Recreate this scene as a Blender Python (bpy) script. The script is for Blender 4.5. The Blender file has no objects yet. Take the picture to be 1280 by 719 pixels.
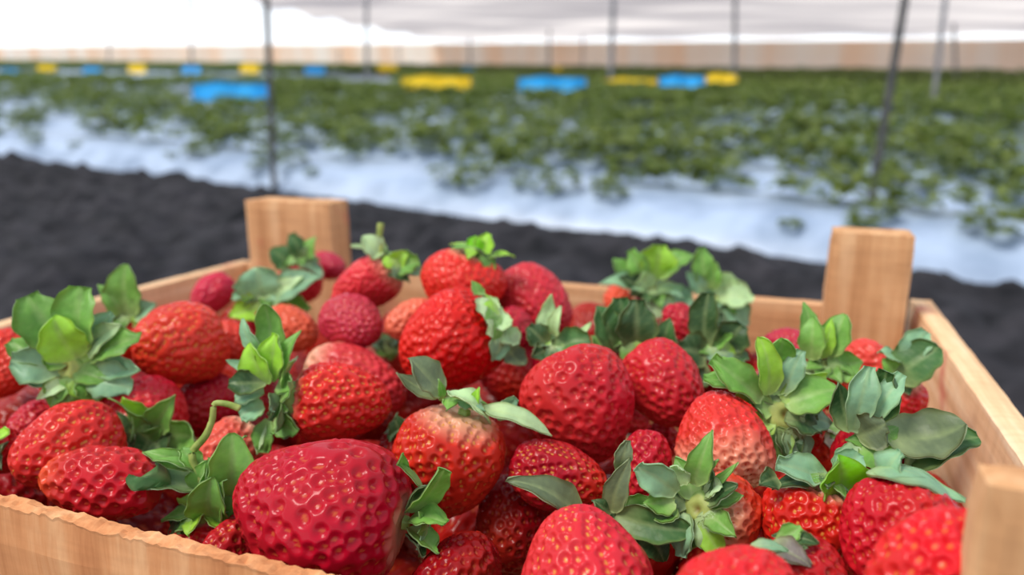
import bpy, math, random
import numpy as np
from mathutils import Matrix, Vector

rng = np.random.default_rng(7)
random.seed(7)
COL = bpy.context.scene.collection
SC = bpy.context.scene

# ------------------------------------------------------------------ helpers
def lin(r, g, b):
    o = []
    for c in (r, g, b):
        c = c / 255.0
        o.append(c / 12.92 if c <= 0.04045 else ((c + 0.055) / 1.055) ** 2.4)
    return np.array(o)

def nrm(v):
    v = np.asarray(v, float)
    return v / (np.linalg.norm(v) + 1e-12)

def hash3(ix, iy, iz, s):
    n = (ix * 374761393 + iy * 668265263 + iz * 2147483647 + s * 1274126177) & 0xFFFFFFFF
    n = ((n ^ (n >> 13)) * 1274126177) & 0xFFFFFFFF
    n = n ^ (n >> 16)
    return (n & 0xFFFF) / 65535.0

def vnoise(p, s=0):
    p = np.asarray(p, float)
    i = np.floor(p).astype(np.int64)
    f = p - i
    f = f * f * (3 - 2 * f)
    r = 0
    for dx in (0, 1):
        for dy in (0, 1):
            for dz in (0, 1):
                w = (f[..., 0] if dx else 1 - f[..., 0]) * (f[..., 1] if dy else 1 - f[..., 1]) * (f[..., 2] if dz else 1 - f[..., 2])
                r = r + w * hash3(i[..., 0] + dx, i[..., 1] + dy, i[..., 2] + dz, s)
    return r * 2 - 1

def fbm(p, oct=4, s=0):
    a, t, r = 1.0, 0.0, 0
    p = np.asarray(p, float)
    for k in range(oct):
        r = r + a * vnoise(p * 2 ** k + 17.3 * k, s + k)
        t += a
        a *= 0.5
    return r / t

def mesh_np(name, V, F, smooth=True, cols=None, mat=None):
    V = np.asarray(V, np.float32)
    F = np.asarray(F, np.int32)
    me = bpy.data.meshes.new(name)
    me.vertices.add(len(V))
    me.vertices.foreach_set('co', V.ravel())
    n, k = F.shape
    me.loops.add(n * k)
    me.loops.foreach_set('vertex_index', F.ravel())
    me.polygons.add(n)
    me.polygons.foreach_set('loop_start', np.arange(0, n * k, k, dtype=np.int32))
    me.polygons.foreach_set('loop_total', np.full(n, k, np.int32))
    me.polygons.foreach_set('use_smooth', np.full(n, smooth, bool))
    if cols is not None:
        at = me.color_attributes.new('col', 'FLOAT_COLOR', 'POINT')
        c4 = np.ones((len(V), 4), np.float32)
        c4[:, :cols.shape[1]] = cols
        at.data.foreach_set('color', c4.ravel())
    me.update()
    me.validate()
    if mat is not None:
        me.materials.append(mat)
    return me

def link(name, me, parent=None):
    o = bpy.data.objects.new(name, me)
    COL.objects.link(o)
    if parent is not None:
        o.parent = parent
    return o

def tag(o, label, cat, group=None):
    o['label'] = label
    o['category'] = cat
    if group:
        o['group'] = group
    return o

def struct(o):
    o['kind'] = 'structure'
    return o

def grid_faces(nu, nv, wrap_u=False):
    i, j = np.meshgrid(np.arange(nu if wrap_u else nu - 1), np.arange(nv - 1), indexing='ij')
    i2 = (i + 1) % nu
    return np.stack([i * nv + j, i2 * nv + j, i2 * nv + j + 1, i * nv + j + 1], -1).reshape(-1, 4)

# ------------------------------------------------------------------ materials
def new_mat(name):
    m = bpy.data.materials.new(name)
    m.use_nodes = True
    nt = m.node_tree
    b = nt.nodes['Principled BSDF']
    return m, nt, b

def N(nt, t, **kw):
    n = nt.nodes.new(t)
    for k, v in kw.items():
        setattr(n, k, v)
    return n

def ramp(nt, stops):
    r = N(nt, 'ShaderNodeValToRGB')
    e = r.color_ramp.elements
    while len(e) < len(stops):
        e.new(0.5)
    for el, (p, c) in zip(e, stops):
        el.position = p
        el.color = (*c, 1)
    return r

def mat_skin():
    m, nt, b = new_mat('strawberry_skin')
    a = N(nt, 'ShaderNodeVertexColor', layer_name='col')
    nt.links.new(a.outputs['Color'], b.inputs['Base Color'])
    b.inputs['Roughness'].default_value = 0.27
    b.inputs['Specular IOR Level'].default_value = 0.2
    b.inputs['Subsurface Weight'].default_value = 0.06
    b.inputs['Subsurface Radius'].default_value = (1.0, 0.25, 0.15)
    b.inputs['Subsurface Scale'].default_value = 0.004
    b.inputs['Coat Weight'].default_value = 0.06
    b.inputs['Coat Roughness'].default_value = 0.15
    return m

def mat_leaf():
    m, nt, b = new_mat('sepal_leaf')
    a = N(nt, 'ShaderNodeVertexColor', layer_name='col')
    tc = N(nt, 'ShaderNodeTexCoord')
    no = N(nt, 'ShaderNodeTexNoise')
    no.inputs['Scale'].default_value = 260
    no.inputs['Detail'].default_value = 4
    nt.links.new(tc.outputs['Object'], no.inputs['Vector'])
    mx = N(nt, 'ShaderNodeMixRGB', blend_type='MULTIPLY')
    mx.inputs['Fac'].default_value = 0.55
    rp = ramp(nt, [(0.3, (0.62, 0.66, 0.6)), (0.7, (1.25, 1.2, 1.1))])
    nt.links.new(no.outputs['Fac'], rp.inputs['Fac'])
    nt.links.new(a.outputs['Color'], mx.inputs['Color1'])
    nt.links.new(rp.outputs['Color'], mx.inputs['Color2'])
    nt.links.new(mx.outputs['Color'], b.inputs['Base Color'])
    b.inputs['Roughness'].default_value = 0.45
    b.inputs['Specular IOR Level'].default_value = 0.4
    tr = N(nt, 'ShaderNodeBsdfTranslucent')
    hs = N(nt, 'ShaderNodeHueSaturation')
    hs.inputs['Saturation'].default_value = 1.15
    hs.inputs['Value'].default_value = 1.25
    nt.links.new(mx.outputs['Color'], hs.inputs['Color'])
    nt.links.new(hs.outputs['Color'], tr.inputs['Color'])
    ms = N(nt, 'ShaderNodeMixShader')
    ms.inputs['Fac'].default_value = 0.36
    nt.links.new(b.outputs['BSDF'], ms.inputs[1])
    nt.links.new(tr.outputs['BSDF'], ms.inputs[2])
    nt.links.new(ms.outputs['Shader'], nt.nodes['Material Output'].inputs['Surface'])
    bp = N(nt, 'ShaderNodeBump')
    bp.inputs['Strength'].default_value = 0.35
    bp.inputs['Distance'].default_value = 0.001
    nt.links.new(no.outputs['Fac'], bp.inputs['Height'])
    nt.links.new(bp.outputs['Normal'], b.inputs['Normal'])
    return m

def mat_wood(name, dark, mid, light, axis, stain=0.5):
    m, nt, b = new_mat(name)
    tc = N(nt, 'ShaderNodeTexCoord')
    mp = N(nt, 'ShaderNodeMapping')
    s = [1.0, 1.0, 1.0]
    s[axis] = 0.06
    mp.inputs['Scale'].default_value = s
    nt.links.new(tc.outputs['Object'], mp.inputs['Vector'])
    no = N(nt, 'ShaderNodeTexNoise')
    no.inputs['Scale'].default_value = 170
    no.inputs['Detail'].default_value = 7
    no.inputs['Roughness'].default_value = 0.62
    nt.links.new(mp.outputs['Vector'], no.inputs['Vector'])
    rp = ramp(nt, [(0.25, dark), (0.5, mid), (0.78, light)])
    nt.links.new(no.outputs['Fac'], rp.inputs['Fac'])
    # saw marks across the grain
    mp2 = N(nt, 'ShaderNodeMapping')
    s2 = [0.12, 0.12, 0.12]
    s2[axis] = 1.0
    mp2.inputs['Scale'].default_value = s2
    nt.links.new(tc.outputs['Object'], mp2.inputs['Vector'])
    no2 = N(nt, 'ShaderNodeTexNoise')
    no2.inputs['Scale'].default_value = 420
    no2.inputs['Detail'].default_value = 3
    nt.links.new(mp2.outputs['Vector'], no2.inputs['Vector'])
    mx = N(nt, 'ShaderNodeMixRGB', blend_type='MULTIPLY')
    mx.inputs['Fac'].default_value = 0.2
    rp2 = ramp(nt, [(0.3, (0.62, 0.55, 0.5)), (0.6, (1.08, 1.06, 1.04))])
    nt.links.new(no2.outputs['Fac'], rp2.inputs['Fac'])
    nt.links.new(rp.outputs['Color'], mx.inputs['Color1'])
    nt.links.new(rp2.outputs['Color'], mx.inputs['Color2'])
    # pink berry-juice stains
    no3 = N(nt, 'ShaderNodeTexNoise')
    no3.inputs['Scale'].default_value = 34
    no3.inputs['Detail'].default_value = 3
    nt.links.new(tc.outputs['Object'], no3.inputs['Vector'])
    rp3 = ramp(nt, [(0.62, (0, 0, 0)), (0.72, (1, 1, 1))])
    nt.links.new(no3.outputs['Fac'], rp3.inputs['Fac'])
    ml = N(nt, 'ShaderNodeMath', operation='MULTIPLY')
    ml.inputs[1].default_value = stain
    nt.links.new(rp3.outputs['Color'], ml.inputs[0])
    mx2 = N(nt, 'ShaderNodeMixRGB', blend_type='MIX')
    mx2.inputs['Color2'].default_value = (*lin(205, 95, 85), 1)
    nt.links.new(ml.outputs['Value'], mx2.inputs['Fac'])
    nt.links.new(mx.outputs['Color'], mx2.inputs['Color1'])
    nt.links.new(mx2.outputs['Color'], b.inputs['Base Color'])
    b.inputs['Roughness'].default_value = 0.8
    b.inputs['Specular IOR Level'].default_value = 0.2
    bp = N(nt, 'ShaderNodeBump')
    bp.inputs['Strength'].default_value = 0.5
    bp.inputs['Distance'].default_value = 0.0006
    nt.links.new(no.outputs['Fac'], bp.inputs['Height'])
    nt.links.new(bp.outputs['Normal'], b.inputs['Normal'])
    return m

def mat_noise(name, c0, c1, scale, rough=0.8, spec=0.3, detail=5, lo=0.35, hi=0.65, bump=0.0, bdist=0.01, stretch=None):
    m, nt, b = new_mat(name)
    tc = N(nt, 'ShaderNodeTexCoord')
    mp = N(nt, 'ShaderNodeMapping')
    mp.inputs['Scale'].default_value = stretch or (1, 1, 1)
    nt.links.new(tc.outputs['Object'], mp.inputs['Vector'])
    no = N(nt, 'ShaderNodeTexNoise')
    no.inputs['Scale'].default_value = scale
    no.inputs['Detail'].default_value = detail
    nt.links.new(mp.outputs['Vector'], no.inputs['Vector'])
    rp = ramp(nt, [(lo, c0), (hi, c1)])
    nt.links.new(no.outputs['Fac'], rp.inputs['Fac'])
    nt.links.new(rp.outputs['Color'], b.inputs['Base Color'])
    b.inputs['Roughness'].default_value = rough
    b.inputs['Specular IOR Level'].default_value = spec
    if bump:
        bp = N(nt, 'ShaderNodeBump')
        bp.inputs['Strength'].default_value = bump
        bp.inputs['Distance'].default_value = bdist
        nt.links.new(no.outputs['Fac'], bp.inputs['Height'])
        nt.links.new(bp.outputs['Normal'], b.inputs['Normal'])
    return m

def add_translucent(m, color, fac):
    nt = m.node_tree
    b = nt.nodes['Principled BSDF']
    tr = N(nt, 'ShaderNodeBsdfTranslucent')
    tr.inputs['Color'].default_value = (*color, 1)
    ms = N(nt, 'ShaderNodeMixShader')
    ms.inputs['Fac'].default_value = fac
    nt.links.new(b.outputs['BSDF'], ms.inputs[1])
    nt.links.new(tr.outputs['BSDF'], ms.inputs[2])
    nt.links.new(ms.outputs['Shader'], nt.nodes['Material Output'].inputs['Surface'])

M_SKIN = mat_skin()
M_LEAF = mat_leaf()
M_STEM = mat_noise('berry_stem', lin(120, 140, 60), lin(165, 175, 95), 300, 0.5)
W_D, W_M, W_L = lin(170, 116, 78), lin(208, 156, 112), lin(234, 194, 152)
M_WOOD_X = mat_wood('crate_wood_x', W_D, W_M, W_L, 0, 0.35)
M_WOOD_F = mat_wood('crate_wood_front', lin(176, 108, 66), lin(212, 146, 98), lin(238, 186, 138), 2, 0.0)
M_WOOD_Y = mat_wood('crate_wood_y', lin(204, 152, 108), lin(240, 198, 154), lin(252, 226, 192), 1, 0.7)
M_WOOD_Z = mat_wood('crate_wood_z', lin(176, 122, 80), lin(208, 156, 110), lin(232, 190, 146), 2, 0.6)
M_SOIL = mat_noise('dark_soil', lin(20, 21, 25), lin(60, 58, 63), 9, 0.9, 0.25, 8, 0.3, 0.75, 0.8, 0.02)
M_MULCH = mat_noise('white_mulch_film', lin(130, 148, 174), lin(170, 187, 212), 5, 0.38, 0.5, 4, 0.3, 0.6, 0.25, 0.02)
M_PLANT = mat_noise('plant_leaf', lin(66, 82, 30), lin(122, 134, 54), 22, 0.55, 0.35, 3)
add_translucent(M_PLANT, lin(110, 140, 46), 0.25)
M_POLE = mat_noise('dark_pole', lin(44, 46, 48), lin(74, 72, 72), 20, 0.55, 0.4)
M_FARPOLE = mat_noise('grey_pole', lin(92, 92, 100), lin(125, 124, 130), 20, 0.6, 0.4)
M_BLUE = mat_noise('blue_sheet', lin(26, 150, 225), lin(52, 178, 245), 3, 0.45)
M_YELLOW = mat_noise('yellow_sheet', lin(240, 195, 20), lin(252, 215, 50), 3, 0.45)
M_FENCE = mat_noise('cream_sheet_fence', lin(255, 212, 176), lin(255, 242, 228), 0.9, 0.7, 0.2, 3, 0.35, 0.6, stretch=(1.0, 0.05, 0.05))
add_translucent(M_FENCE, lin(255, 244, 230), 0.12)
M_ROOF = mat_noise('roof_film', lin(206, 202, 203), lin(246, 241, 238), 0.9, 0.5, 0.3, 4, 0.35, 0.65, stretch=(0.05, 2.2, 1))
add_translucent(M_ROOF, lin(242, 238, 242), 0.93)
for nd in M_ROOF.node_tree.nodes:
    if nd.type == 'BSDF_TRANSLUCENT':
        M_ROOF.node_tree.links.new([q for q in M_ROOF.node_tree.nodes if q.type == 'VALTORGB'][0].outputs['Color'], nd.inputs['Color'])

# ------------------------------------------------------------------ camera
U = 0.08
FPX, PIT, YAW, ROL = 898.14, 0.224, -0.361, -0.008
CAM = np.array([3.875, -1.220, 1.0]) * U
CW, CD = 4.673 * U, 3.161 * U
cp, sp, cy, sy, cr, sr = math.cos(PIT), math.sin(PIT), math.cos(YAW), math.sin(YAW), math.cos(ROL), math.sin(ROL)
FWD = np.array([sy * cp, cy * cp, -sp])
R0 = np.array([cy, -sy, 0.0])
UP0 = np.cross(R0, FWD)
RIGHT = cr * R0 + sr * UP0
UP = -sr * R0 + cr * UP0
CX, CY = 640.0, 359.5

cam_d = bpy.data.cameras.new('camera')
cam = bpy.data.objects.new('camera', cam_d)
COL.objects.link(cam)
mw = Matrix.Identity(4)
for k in range(3):
    mw[k][0], mw[k][1], mw[k][2], mw[k][3] = RIGHT[k], UP[k], -FWD[k], CAM[k]
cam.matrix_world = mw
cam_d.sensor_width = 36
cam_d.lens = FPX / 1280 * 36
cam_d.clip_start = 0.005
cam_d.clip_end = 200
cam_d.dof.use_dof = True
cam_d.dof.focus_distance = 0.205  # set again below
cam_d.dof.aperture_fstop = 10.5
SC.camera = cam

def ray(x, y):                     # direction with unit forward depth
    return FWD + (x - CX) / FPX * RIGHT - (y - CY) / FPX * UP

def at_depth(x, y, d):
    return CAM + ray(x, y) * d

def depth_on_z(x, y, z):
    r = ray(x, y)
    return (z - CAM[2]) / r[2]

# ------------------------------------------------------------------ crate
def board(name, size, centre, mat, parent, cuts=(24, 3, 6), rough=0.0006, seed=0, rot=None, fuzz=0.0):
    """sawn board as one closed mesh: six gridded sides, slightly uneven, worn edges"""
    sx, sy_, sz = [s / 2 for s in size]
    nx, ny, nz = cuts
    def lin_(n): return np.linspace(-1, 1, n + 1)
    V, F, idx = [], [], {}
    def vid(a, b_, c):
        k = (round(a, 5), round(b_, 5), round(c, 5))
        if k not in idx:
            idx[k] = len(V)
            V.append(k)
        return idx[k]
    X, Y, Z = lin_(nx), lin_(ny), lin_(nz)
    for s in (-1, 1):
        for (P, Q, f) in ((Y, Z, lambda p, q: (s, p, q)), (Z, X, lambda p, q: (q, s, p)), (X, Y, lambda p, q: (p, q, s))):
            for i in range(len(P) - 1):
                for j in range(len(Q) - 1):
                    q4 = [vid(*f(P[i], Q[j])), vid(*f(P[i + 1], Q[j])), vid(*f(P[i + 1], Q[j + 1])), vid(*f(P[i], Q[j + 1]))]
                    F.append(q4 if s > 0 else q4[::-1])
    V = np.array(V)
    ext = (np.abs(V) > 0.999).sum(1)
    P = V * np.array([sx, sy_, sz])
    bev = 0.0011
    P -= np.sign(V) * (np.abs(V) > 0.999) * (ext >= 2)[:, None] * bev * 0.6
    P += np.stack([fbm(P * 140 + seed * 13.1 + 5 * k, 3, seed + k) for k in range(3)], -1) * rough * 0.6
    if fuzz:
        top = V[:, 2] > 0.999
        P[top, 2] += fuzz * (0.7 * fbm(P[top] * 700 + seed, 2, seed) + 0.5 * fbm(P[top] * 200, 2, seed + 3))
    if rot is not None:
        P = P @ np.array(rot).T
    me = mesh_np(name, P, F, False, None, mat)
    o = link(name, me, parent)
    o.location = centre
    return o

crate = bpy.data.objects.new('wooden_crate', None)
COL.objects.link(crate)
ZB = -0.135
crate.location = (CW / 2, CD / 2, ZB)
tag(crate, 'rough tan wooden crate with raised corner blocks, filled with strawberries', 'crate')
TB = 0.0095                         # board thickness
def inc(x, y, z): return (x - CW / 2, y - CD / 2, z - ZB)
HB = 0.072
for k in range(2):
    hh = HB if k == 0 else 0.05
    zc = -HB / 2 if k == 0 else -0.105
    board('front_board', (CW + 0.004, 0.0048, hh), inc(CW / 2, -0.0024, zc), M_WOOD_F, crate, (380, 8, 8), 0.0006, 3 + k, fuzz=0.0013 if k == 0 else 0)
    board('back_board', (CW - 2 * TB - 0.001, TB, hh), inc(CW / 2, CD - TB / 2, zc), M_WOOD_X, crate, (60, 3, 8), 0.0006, 11 + k)
    board('side_board', (TB, CD - 0.001, hh), inc(TB / 2, CD / 2, zc), M_WOOD_Y, crate, (3, 50, 8), 0.0006, 21 + k)
    board('side_board', (TB, CD + 0.008, hh), inc(CW - TB / 2 + 0.002, CD / 2 + 0.005, zc + (0.002 if k == 0 else 0)), M_WOOD_Y, crate, (3, 50, 8), 0.0006, 31 + k)
for k in range(4):
    board('bottom_board', (CW, CD / 4 - 0.004, 0.006), inc(CW / 2, CD * (k + 0.5) / 4, ZB + 0.003), M_WOOD_X, crate, (30, 6, 2), 0.0004, 41 + k)
POSTT = 0.019
def on_y(x, y, yy):
    r = ray(x, y)
    return CAM + r * ((yy - CAM[1]) / r[1])
def post(x0, x1, y0, y1, ztop, seed, tilt=0.0):
    h = ztop - ZB - 0.0075
    rot = Matrix.Rotation(tilt, 3, 'Y')
    return board('corner_post', (x1 - x0, y1 - y0, h), inc((x0 + x1) / 2, (y0 + y1) / 2, ZB + 0.0075 + h / 2), M_WOOD_Z, crate, (10, 5, 30), 0.0007, seed, rot)
YB1 = CD - TB - 0.0005
YB0 = YB1 - POSTT
qa, qb = on_y(304, 252, YB0), on_y(411, 250, YB0)
post(max(qa[0], TB + 0.0005), qb[0], YB0, YB1, (qa[2] + qb[2]) / 2, 51)
qa, qb = on_y(1037, 286, YB0), on_y(1143, 297, YB0)
post(qa[0], min(qb[0], CW - TB + 0.0012), YB0, YB1, (qa[2] + qb[2]) / 2, 52, 0.015)
qa = on_y(1230, 602, 0.0006)
rq = ray(1199, 573)
yq = (CAM + rq * ((qa[2] - CAM[2]) / rq[2]))[1]
print('front post', qa, yq)
post(qa[0], CW - TB + 0.0012, 0.0006, max(0.008, yq), qa[2], 53)
post(TB + 0.0006, TB + 0.048, 0.0006, 0.0006 + POSTT, qa[2] - 0.001, 54)

# ------------------------------------------------------------------ strawberries: the table
# c: centre in the photograph, L/W: length and width there, ax: tip -> cap (right, up, towards viewer)
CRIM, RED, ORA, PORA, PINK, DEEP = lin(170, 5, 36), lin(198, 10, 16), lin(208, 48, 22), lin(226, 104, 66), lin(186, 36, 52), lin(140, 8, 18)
LC = {'y': lin(142, 184, 60), 'g': lin(104, 148, 68), 'd': lin(56, 88, 50), 'b': lin(122, 158, 128), 'p': lin(178, 202, 158), 'o': lin(104, 118, 88)}
B = []
def berry(key, c, L, W, ax, col, label, z=0.0, a=0.35, pale=0.15, tip=None, res=1, leaves=(), hub=None, hubr=0, stem=None, squash=1.0, seedcol=None, dent=0.0, orange=None):
    B.append(dict(key=key, c=np.array(c, float), L=L, W=W, ax=np.array(ax, float), col=col, label=label, z=z, a=a, pale=pale, tip=tip,
                  res=res, leaves=leaves, hub=hub, hubr=hubr, stem=stem, squash=squash, seedcol=seedcol, dent=dent))

SY, SR = lin(206, 142, 60), lin(150, 40, 24)
# --- front row
berry('b1', (404, 636), 236, 190, (.97, -.16, .12), CRIM, 'largest strawberry, crimson with a pale sheen, in front by the near board', a=.5, pale=.05, res=3, hub=(514, 650), hubr=9,
      leaves=[(506, 618, 504, 567, 18, 30, 'g', 'l'), (510, 640, 555, 585, 34, 34, 'g', 'o'), (512, 650, 558, 656, 30, 36, 'g', 'o'), (511, 660, 549, 700, 30, 30, 'g', 'l'), (512, 640, 534, 608, 18, 22, 'd', 'l'), (510, 668, 530, 700, 20, 22, 'd', 'l')])
berry('b2', (566, 578), 150, 133, (.22, .95, .16), lin(196, 40, 26), 'orange-red strawberry hanging tip down under an olive leaf and a pale torn leaf', a=.33, pale=0.17, res=3, hub=(583, 510), hubr=8, seedcol=SY,
      leaves=[(554, 493, 511, 449, 42, 6, 'o', 'e'), (550, 496, 496, 466, 18, -4, 'o', 'l'), (612, 528, 560, 494, 40, 24, 'p', 'o'), (602, 512, 690, 547, 22, 8, 'p', 'l'), (622, 524, 646, 498, 18, -4, 'b', 'o'), (552, 500, 548, 474, 9, 8, 'g', 'l'), (590, 512, 600, 484, 11, 8, 'y', 'l'), (560, 505, 560, 520, 18, 20, 'g', 'l')])
berry('b3', (426, 503), 128, 94, (-.96, .12, .22), lin(204, 34, 32), 'red strawberry lying sideways behind the largest one, green rosette at its left end', a=.36, pale=0.12, z=0.1, res=3, hub=(340, 500), hubr=22, seedcol=SY,
      leaves=[(335, 480, 314, 428, 38, 10, 'y', 'e'), (340, 476, 346, 417, 30, 8, 'y', 'o'), (350, 470, 378, 413, 20, 4, 'g', 'l'), (348, 480, 366, 482, 22, 16, 'g', 'l'), (332, 478, 286, 480, 26, 4, 'd', 'o'),
              (328, 460, 282, 450, 16, -4, 'b', 'l'), (335, 460, 330, 380, 30, -12, 'g', 'e'), (325, 440, 304, 398, 18, -6, 'b', 'l'), (336, 524, 330, 566, 26, 6, 'g', 'o'), (345, 522, 372, 541, 26, 12, 'g', 'o'),
              (330, 508, 300, 520, 36, 4, 'b', 'o'), (345, 512, 363, 514, 18, 18, 'g', 'l'), (332, 528, 322, 568, 14, 2, 'p', 'l'), (330, 490, 294, 500, 26, 0, 'b', 'o')])
berry('b4', (442, 478), 142, 84, (-.93, .25, -.2), lin(200, 52, 62), 'pinkish strawberry with a white shoulder lying behind the red rosette-capped one', a=.3, pale=.3, res=2, z=0)
berry('b5', (562, 426), 134, 122, (.86, .42, .22), RED, 'glossy bright red strawberry at the middle with a frilly whitish-green cap', a=.38, pale=.04, res=3, z=.2, hub=(612, 402), hubr=12, seedcol=lin(200, 60, 30),
      leaves=[(603, 374, 589, 351, 14, 0, 'g', 'l'), (606, 384, 590, 424, 24, 8, 'p', 'o'), (613, 395, 606, 436, 22, 8, 'p', 'o'), (610, 380, 634, 410, 30, 20, 'p', 'o'), (624, 408, 618, 450, 28, 6, 'b', 'o'), (634, 432, 656, 456, 26, 12, 'o', 'e'), (602, 372, 622, 388, 22, 6, 'p', 'o'), (628, 410, 645, 432, 24, 12, 'p', 'o')])
berry('b6', (642, 458), 100, 84, (-.3, .6, -.6), lin(172, 24, 46), 'dark pink strawberry tucked behind the whitish frilly cap at the middle', pale=0, a=.25, res=2, z=-0.05, tip=ORA)
berry('b7', (722, 508), 150, 140, (-.42, .84, -.2), lin(186, 26, 42), 'broad dull crimson strawberry right of centre, wedge tip pointing down', a=.45, pale=.02, res=3, z=0.1, seedcol=lin(190, 70, 50))
berry('b8', (824, 482), 118, 98, (-.55, .6, -.5), lin(190, 34, 44), 'rounded dusky red strawberry right behind the broad crimson wedge', pale=0, a=.25, res=2, z=0.13)
berry('b9', (900, 550), 124, 122, (-.1, -.86, .42), lin(208, 48, 46), 'cone-shaped strawberry standing tip up, fading to pale yellow at its base', a=.48, pale=0.42, z=0.12, res=3, seedcol=lin(180, 60, 30))
berry('b10', (911, 640), 112, 97, (-.66, .16, .70), lin(212, 62, 36), 'orange strawberry with white streaks facing us with a starry pale green cap', a=.2, pale=0.3, res=3, hub=(869, 626), hubr=24, z=-.02,
      leaves=[(872, 606, 896, 537, 25, 10, 'g', 'l'), (850, 616, 801, 582, 34, 10, 'b', 'o'), (848, 628, 809, 630, 26, 4, 'g', 'l'), (888, 628, 934, 620, 22, 18, 'g', 'l'), (864, 642, 857, 696, 28, 8, 'b', 'o'),
              (880, 645, 896, 690, 27, 12, 'p', 'o'), (886, 640, 903, 668, 20, 16, 'p', 'l'), (860, 606, 847, 582, 24, 6, 'p', 'o'), (882, 606, 904, 574, 10, 20, 'g', 'l'), (888, 612, 928, 578, 9, 14, 'g', 'l'), (850, 636, 822, 650, 22, 2, 'g', 'l'), (886, 618, 906, 604, 22, 16, 'p', 'o')])
berry('b11', (696, 592), 130, 86, (-.88, .3, -.2), lin(158, 16, 32), 'deep red strawberry fading to orange at its right tip, below the crimson wedge', a=.2, pale=0, tip=ORA, res=3, z=-.06, seedcol=SY)
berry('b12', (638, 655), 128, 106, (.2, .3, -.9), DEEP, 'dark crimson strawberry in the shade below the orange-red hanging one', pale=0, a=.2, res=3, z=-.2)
berry('b13', (725, 722), 176, 176, (.32, -.9, .2), lin(200, 34, 52), 'large pinkish red strawberry at the bottom edge, rounded tip upward', a=.36, pale=.05, res=3, z=.1, seedcol=SY)
berry('b14', (806, 580), 92, 62, (.2, .9, -.3), lin(178, 20, 42), 'small knobbly crimson strawberry left of the pale starry cap', pale=0, a=.1, res=2, z=0)
berry('b15', (828, 549), 52, 46, (-.3, .5, -.8), lin(184, 26, 44), 'tiny round crimson strawberry left of the tip-up cone', pale=0, a=.1, z=-0.12, res=2)
berry('b16', (790, 520), 56, 42, (-.2, .5, -.8), lin(180, 24, 42), 'small sliver of crimson strawberry below the rounded dusky one', pale=0, a=.1, z=-0.15, res=1)
berry('b17', (1003, 652), 116, 114, (.33, .88, .15), lin(190, 32, 22), 'dark orange-red strawberry with a vivid green leaf standing on it', a=.25, pale=.1, res=3, hub=(1032, 606), hubr=12, seedcol=SY,
      leaves=[(1030, 603, 965, 580, 36, 6, 'b', 'o'), (1043, 622, 1042, 572, 58, 12, 'v', 'e'), (966, 597, 944, 606, 22, 10, 'd', 'l'), (1045, 600, 1068, 566, 32, -6, 'b', 'o'), (1020, 600, 960, 612, 24, -2, 'd', 'l')])
berry('b18', (1118, 668), 150, 132, (.4, .84, -.3), lin(182, 18, 34), 'deep red wedge strawberry under the drooping grey-green leaf', a=.42, pale=.03, res=3, z=.05, hub=(1140, 606), hubr=10, seedcol=lin(190, 80, 40),
      leaves=[(1092, 606, 1206, 627, 38, 26, 'b', 'l'), (1108, 604, 1128, 566, 36, 6, 'b', 'o'), (1100, 605, 1150, 606, 26, 30, 'b', 'l')])
berry('b19', (1172, 722), 200, 150, (.66, .72, .1), lin(208, 24, 36), 'bright red strawberry with bold yellow seeds beside the near corner block', a=.28, pale=0, res=3, z=.18, seedcol=lin(206, 112, 48))
berry('b20', (1008, 722), 108, 108, (-.45, .85, .2), lin(168, 20, 30), 'strawberry at the bottom edge half covered by a withered purplish leaf', pale=0, a=.25, res=2, z=-.02, hub=(985, 674), hubr=8,
      leaves=[(966, 680, 1014, 708, 27, 22, 'w', 'l'), (938, 684, 986, 690, 14, 10, 'b', 'l'), (972, 676, 1002, 660, 20, 4, 'g', 'o'), (985, 672, 1024, 680, 16, 8, 'd', 'l')])
berry('b21', (908, 752), 196, 132, (.8, .1, -.55), lin(206, 26, 40), 'bright red strawberry at the bottom edge below the starry cap, only its back showing', a=.2, res=3, z=.1)
berry('b22', (126, 606), 156, 88, (.95, -.08, .1), lin(178, 14, 34), 'glossy crimson strawberry lying along the near board at left', a=.22, pale=0, tip=lin(214, 80, 40), res=3, z=-.02, seedcol=lin(190, 70, 40))
berry('b23', (88, 558), 130, 110, (.65, .35, -.6), lin(198, 38, 36), 'orange-tinged red strawberry behind the glossy one at the near left board', pale=0, a=.2, res=3, z=0, seedcol=SY)
berry('b24', (184, 514), 100, 100, (.02, -.55, .82), lin(196, 30, 48), 'pink-shining strawberry with a yellow-green pointed star of sepals', a=.2, pale=.1, res=2, hub=(188, 546), hubr=14, z=0.05,
      leaves=[(178, 540, 129, 509, 27, 26, 'g', 'l'), (182, 536, 154, 497, 28, 30, 'y', 'l'), (191, 536, 217, 494, 28, 28, 'g', 'l'), (200, 546, 244, 552, 30, 28, 'g', 'l'), (172, 550, 124, 568, 27, 28, 'o', 'l'), (186, 548, 170, 575, 30, 22, 'd', 'l'), (192, 550, 205, 574, 30, 22, 'd', 'l')])
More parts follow.
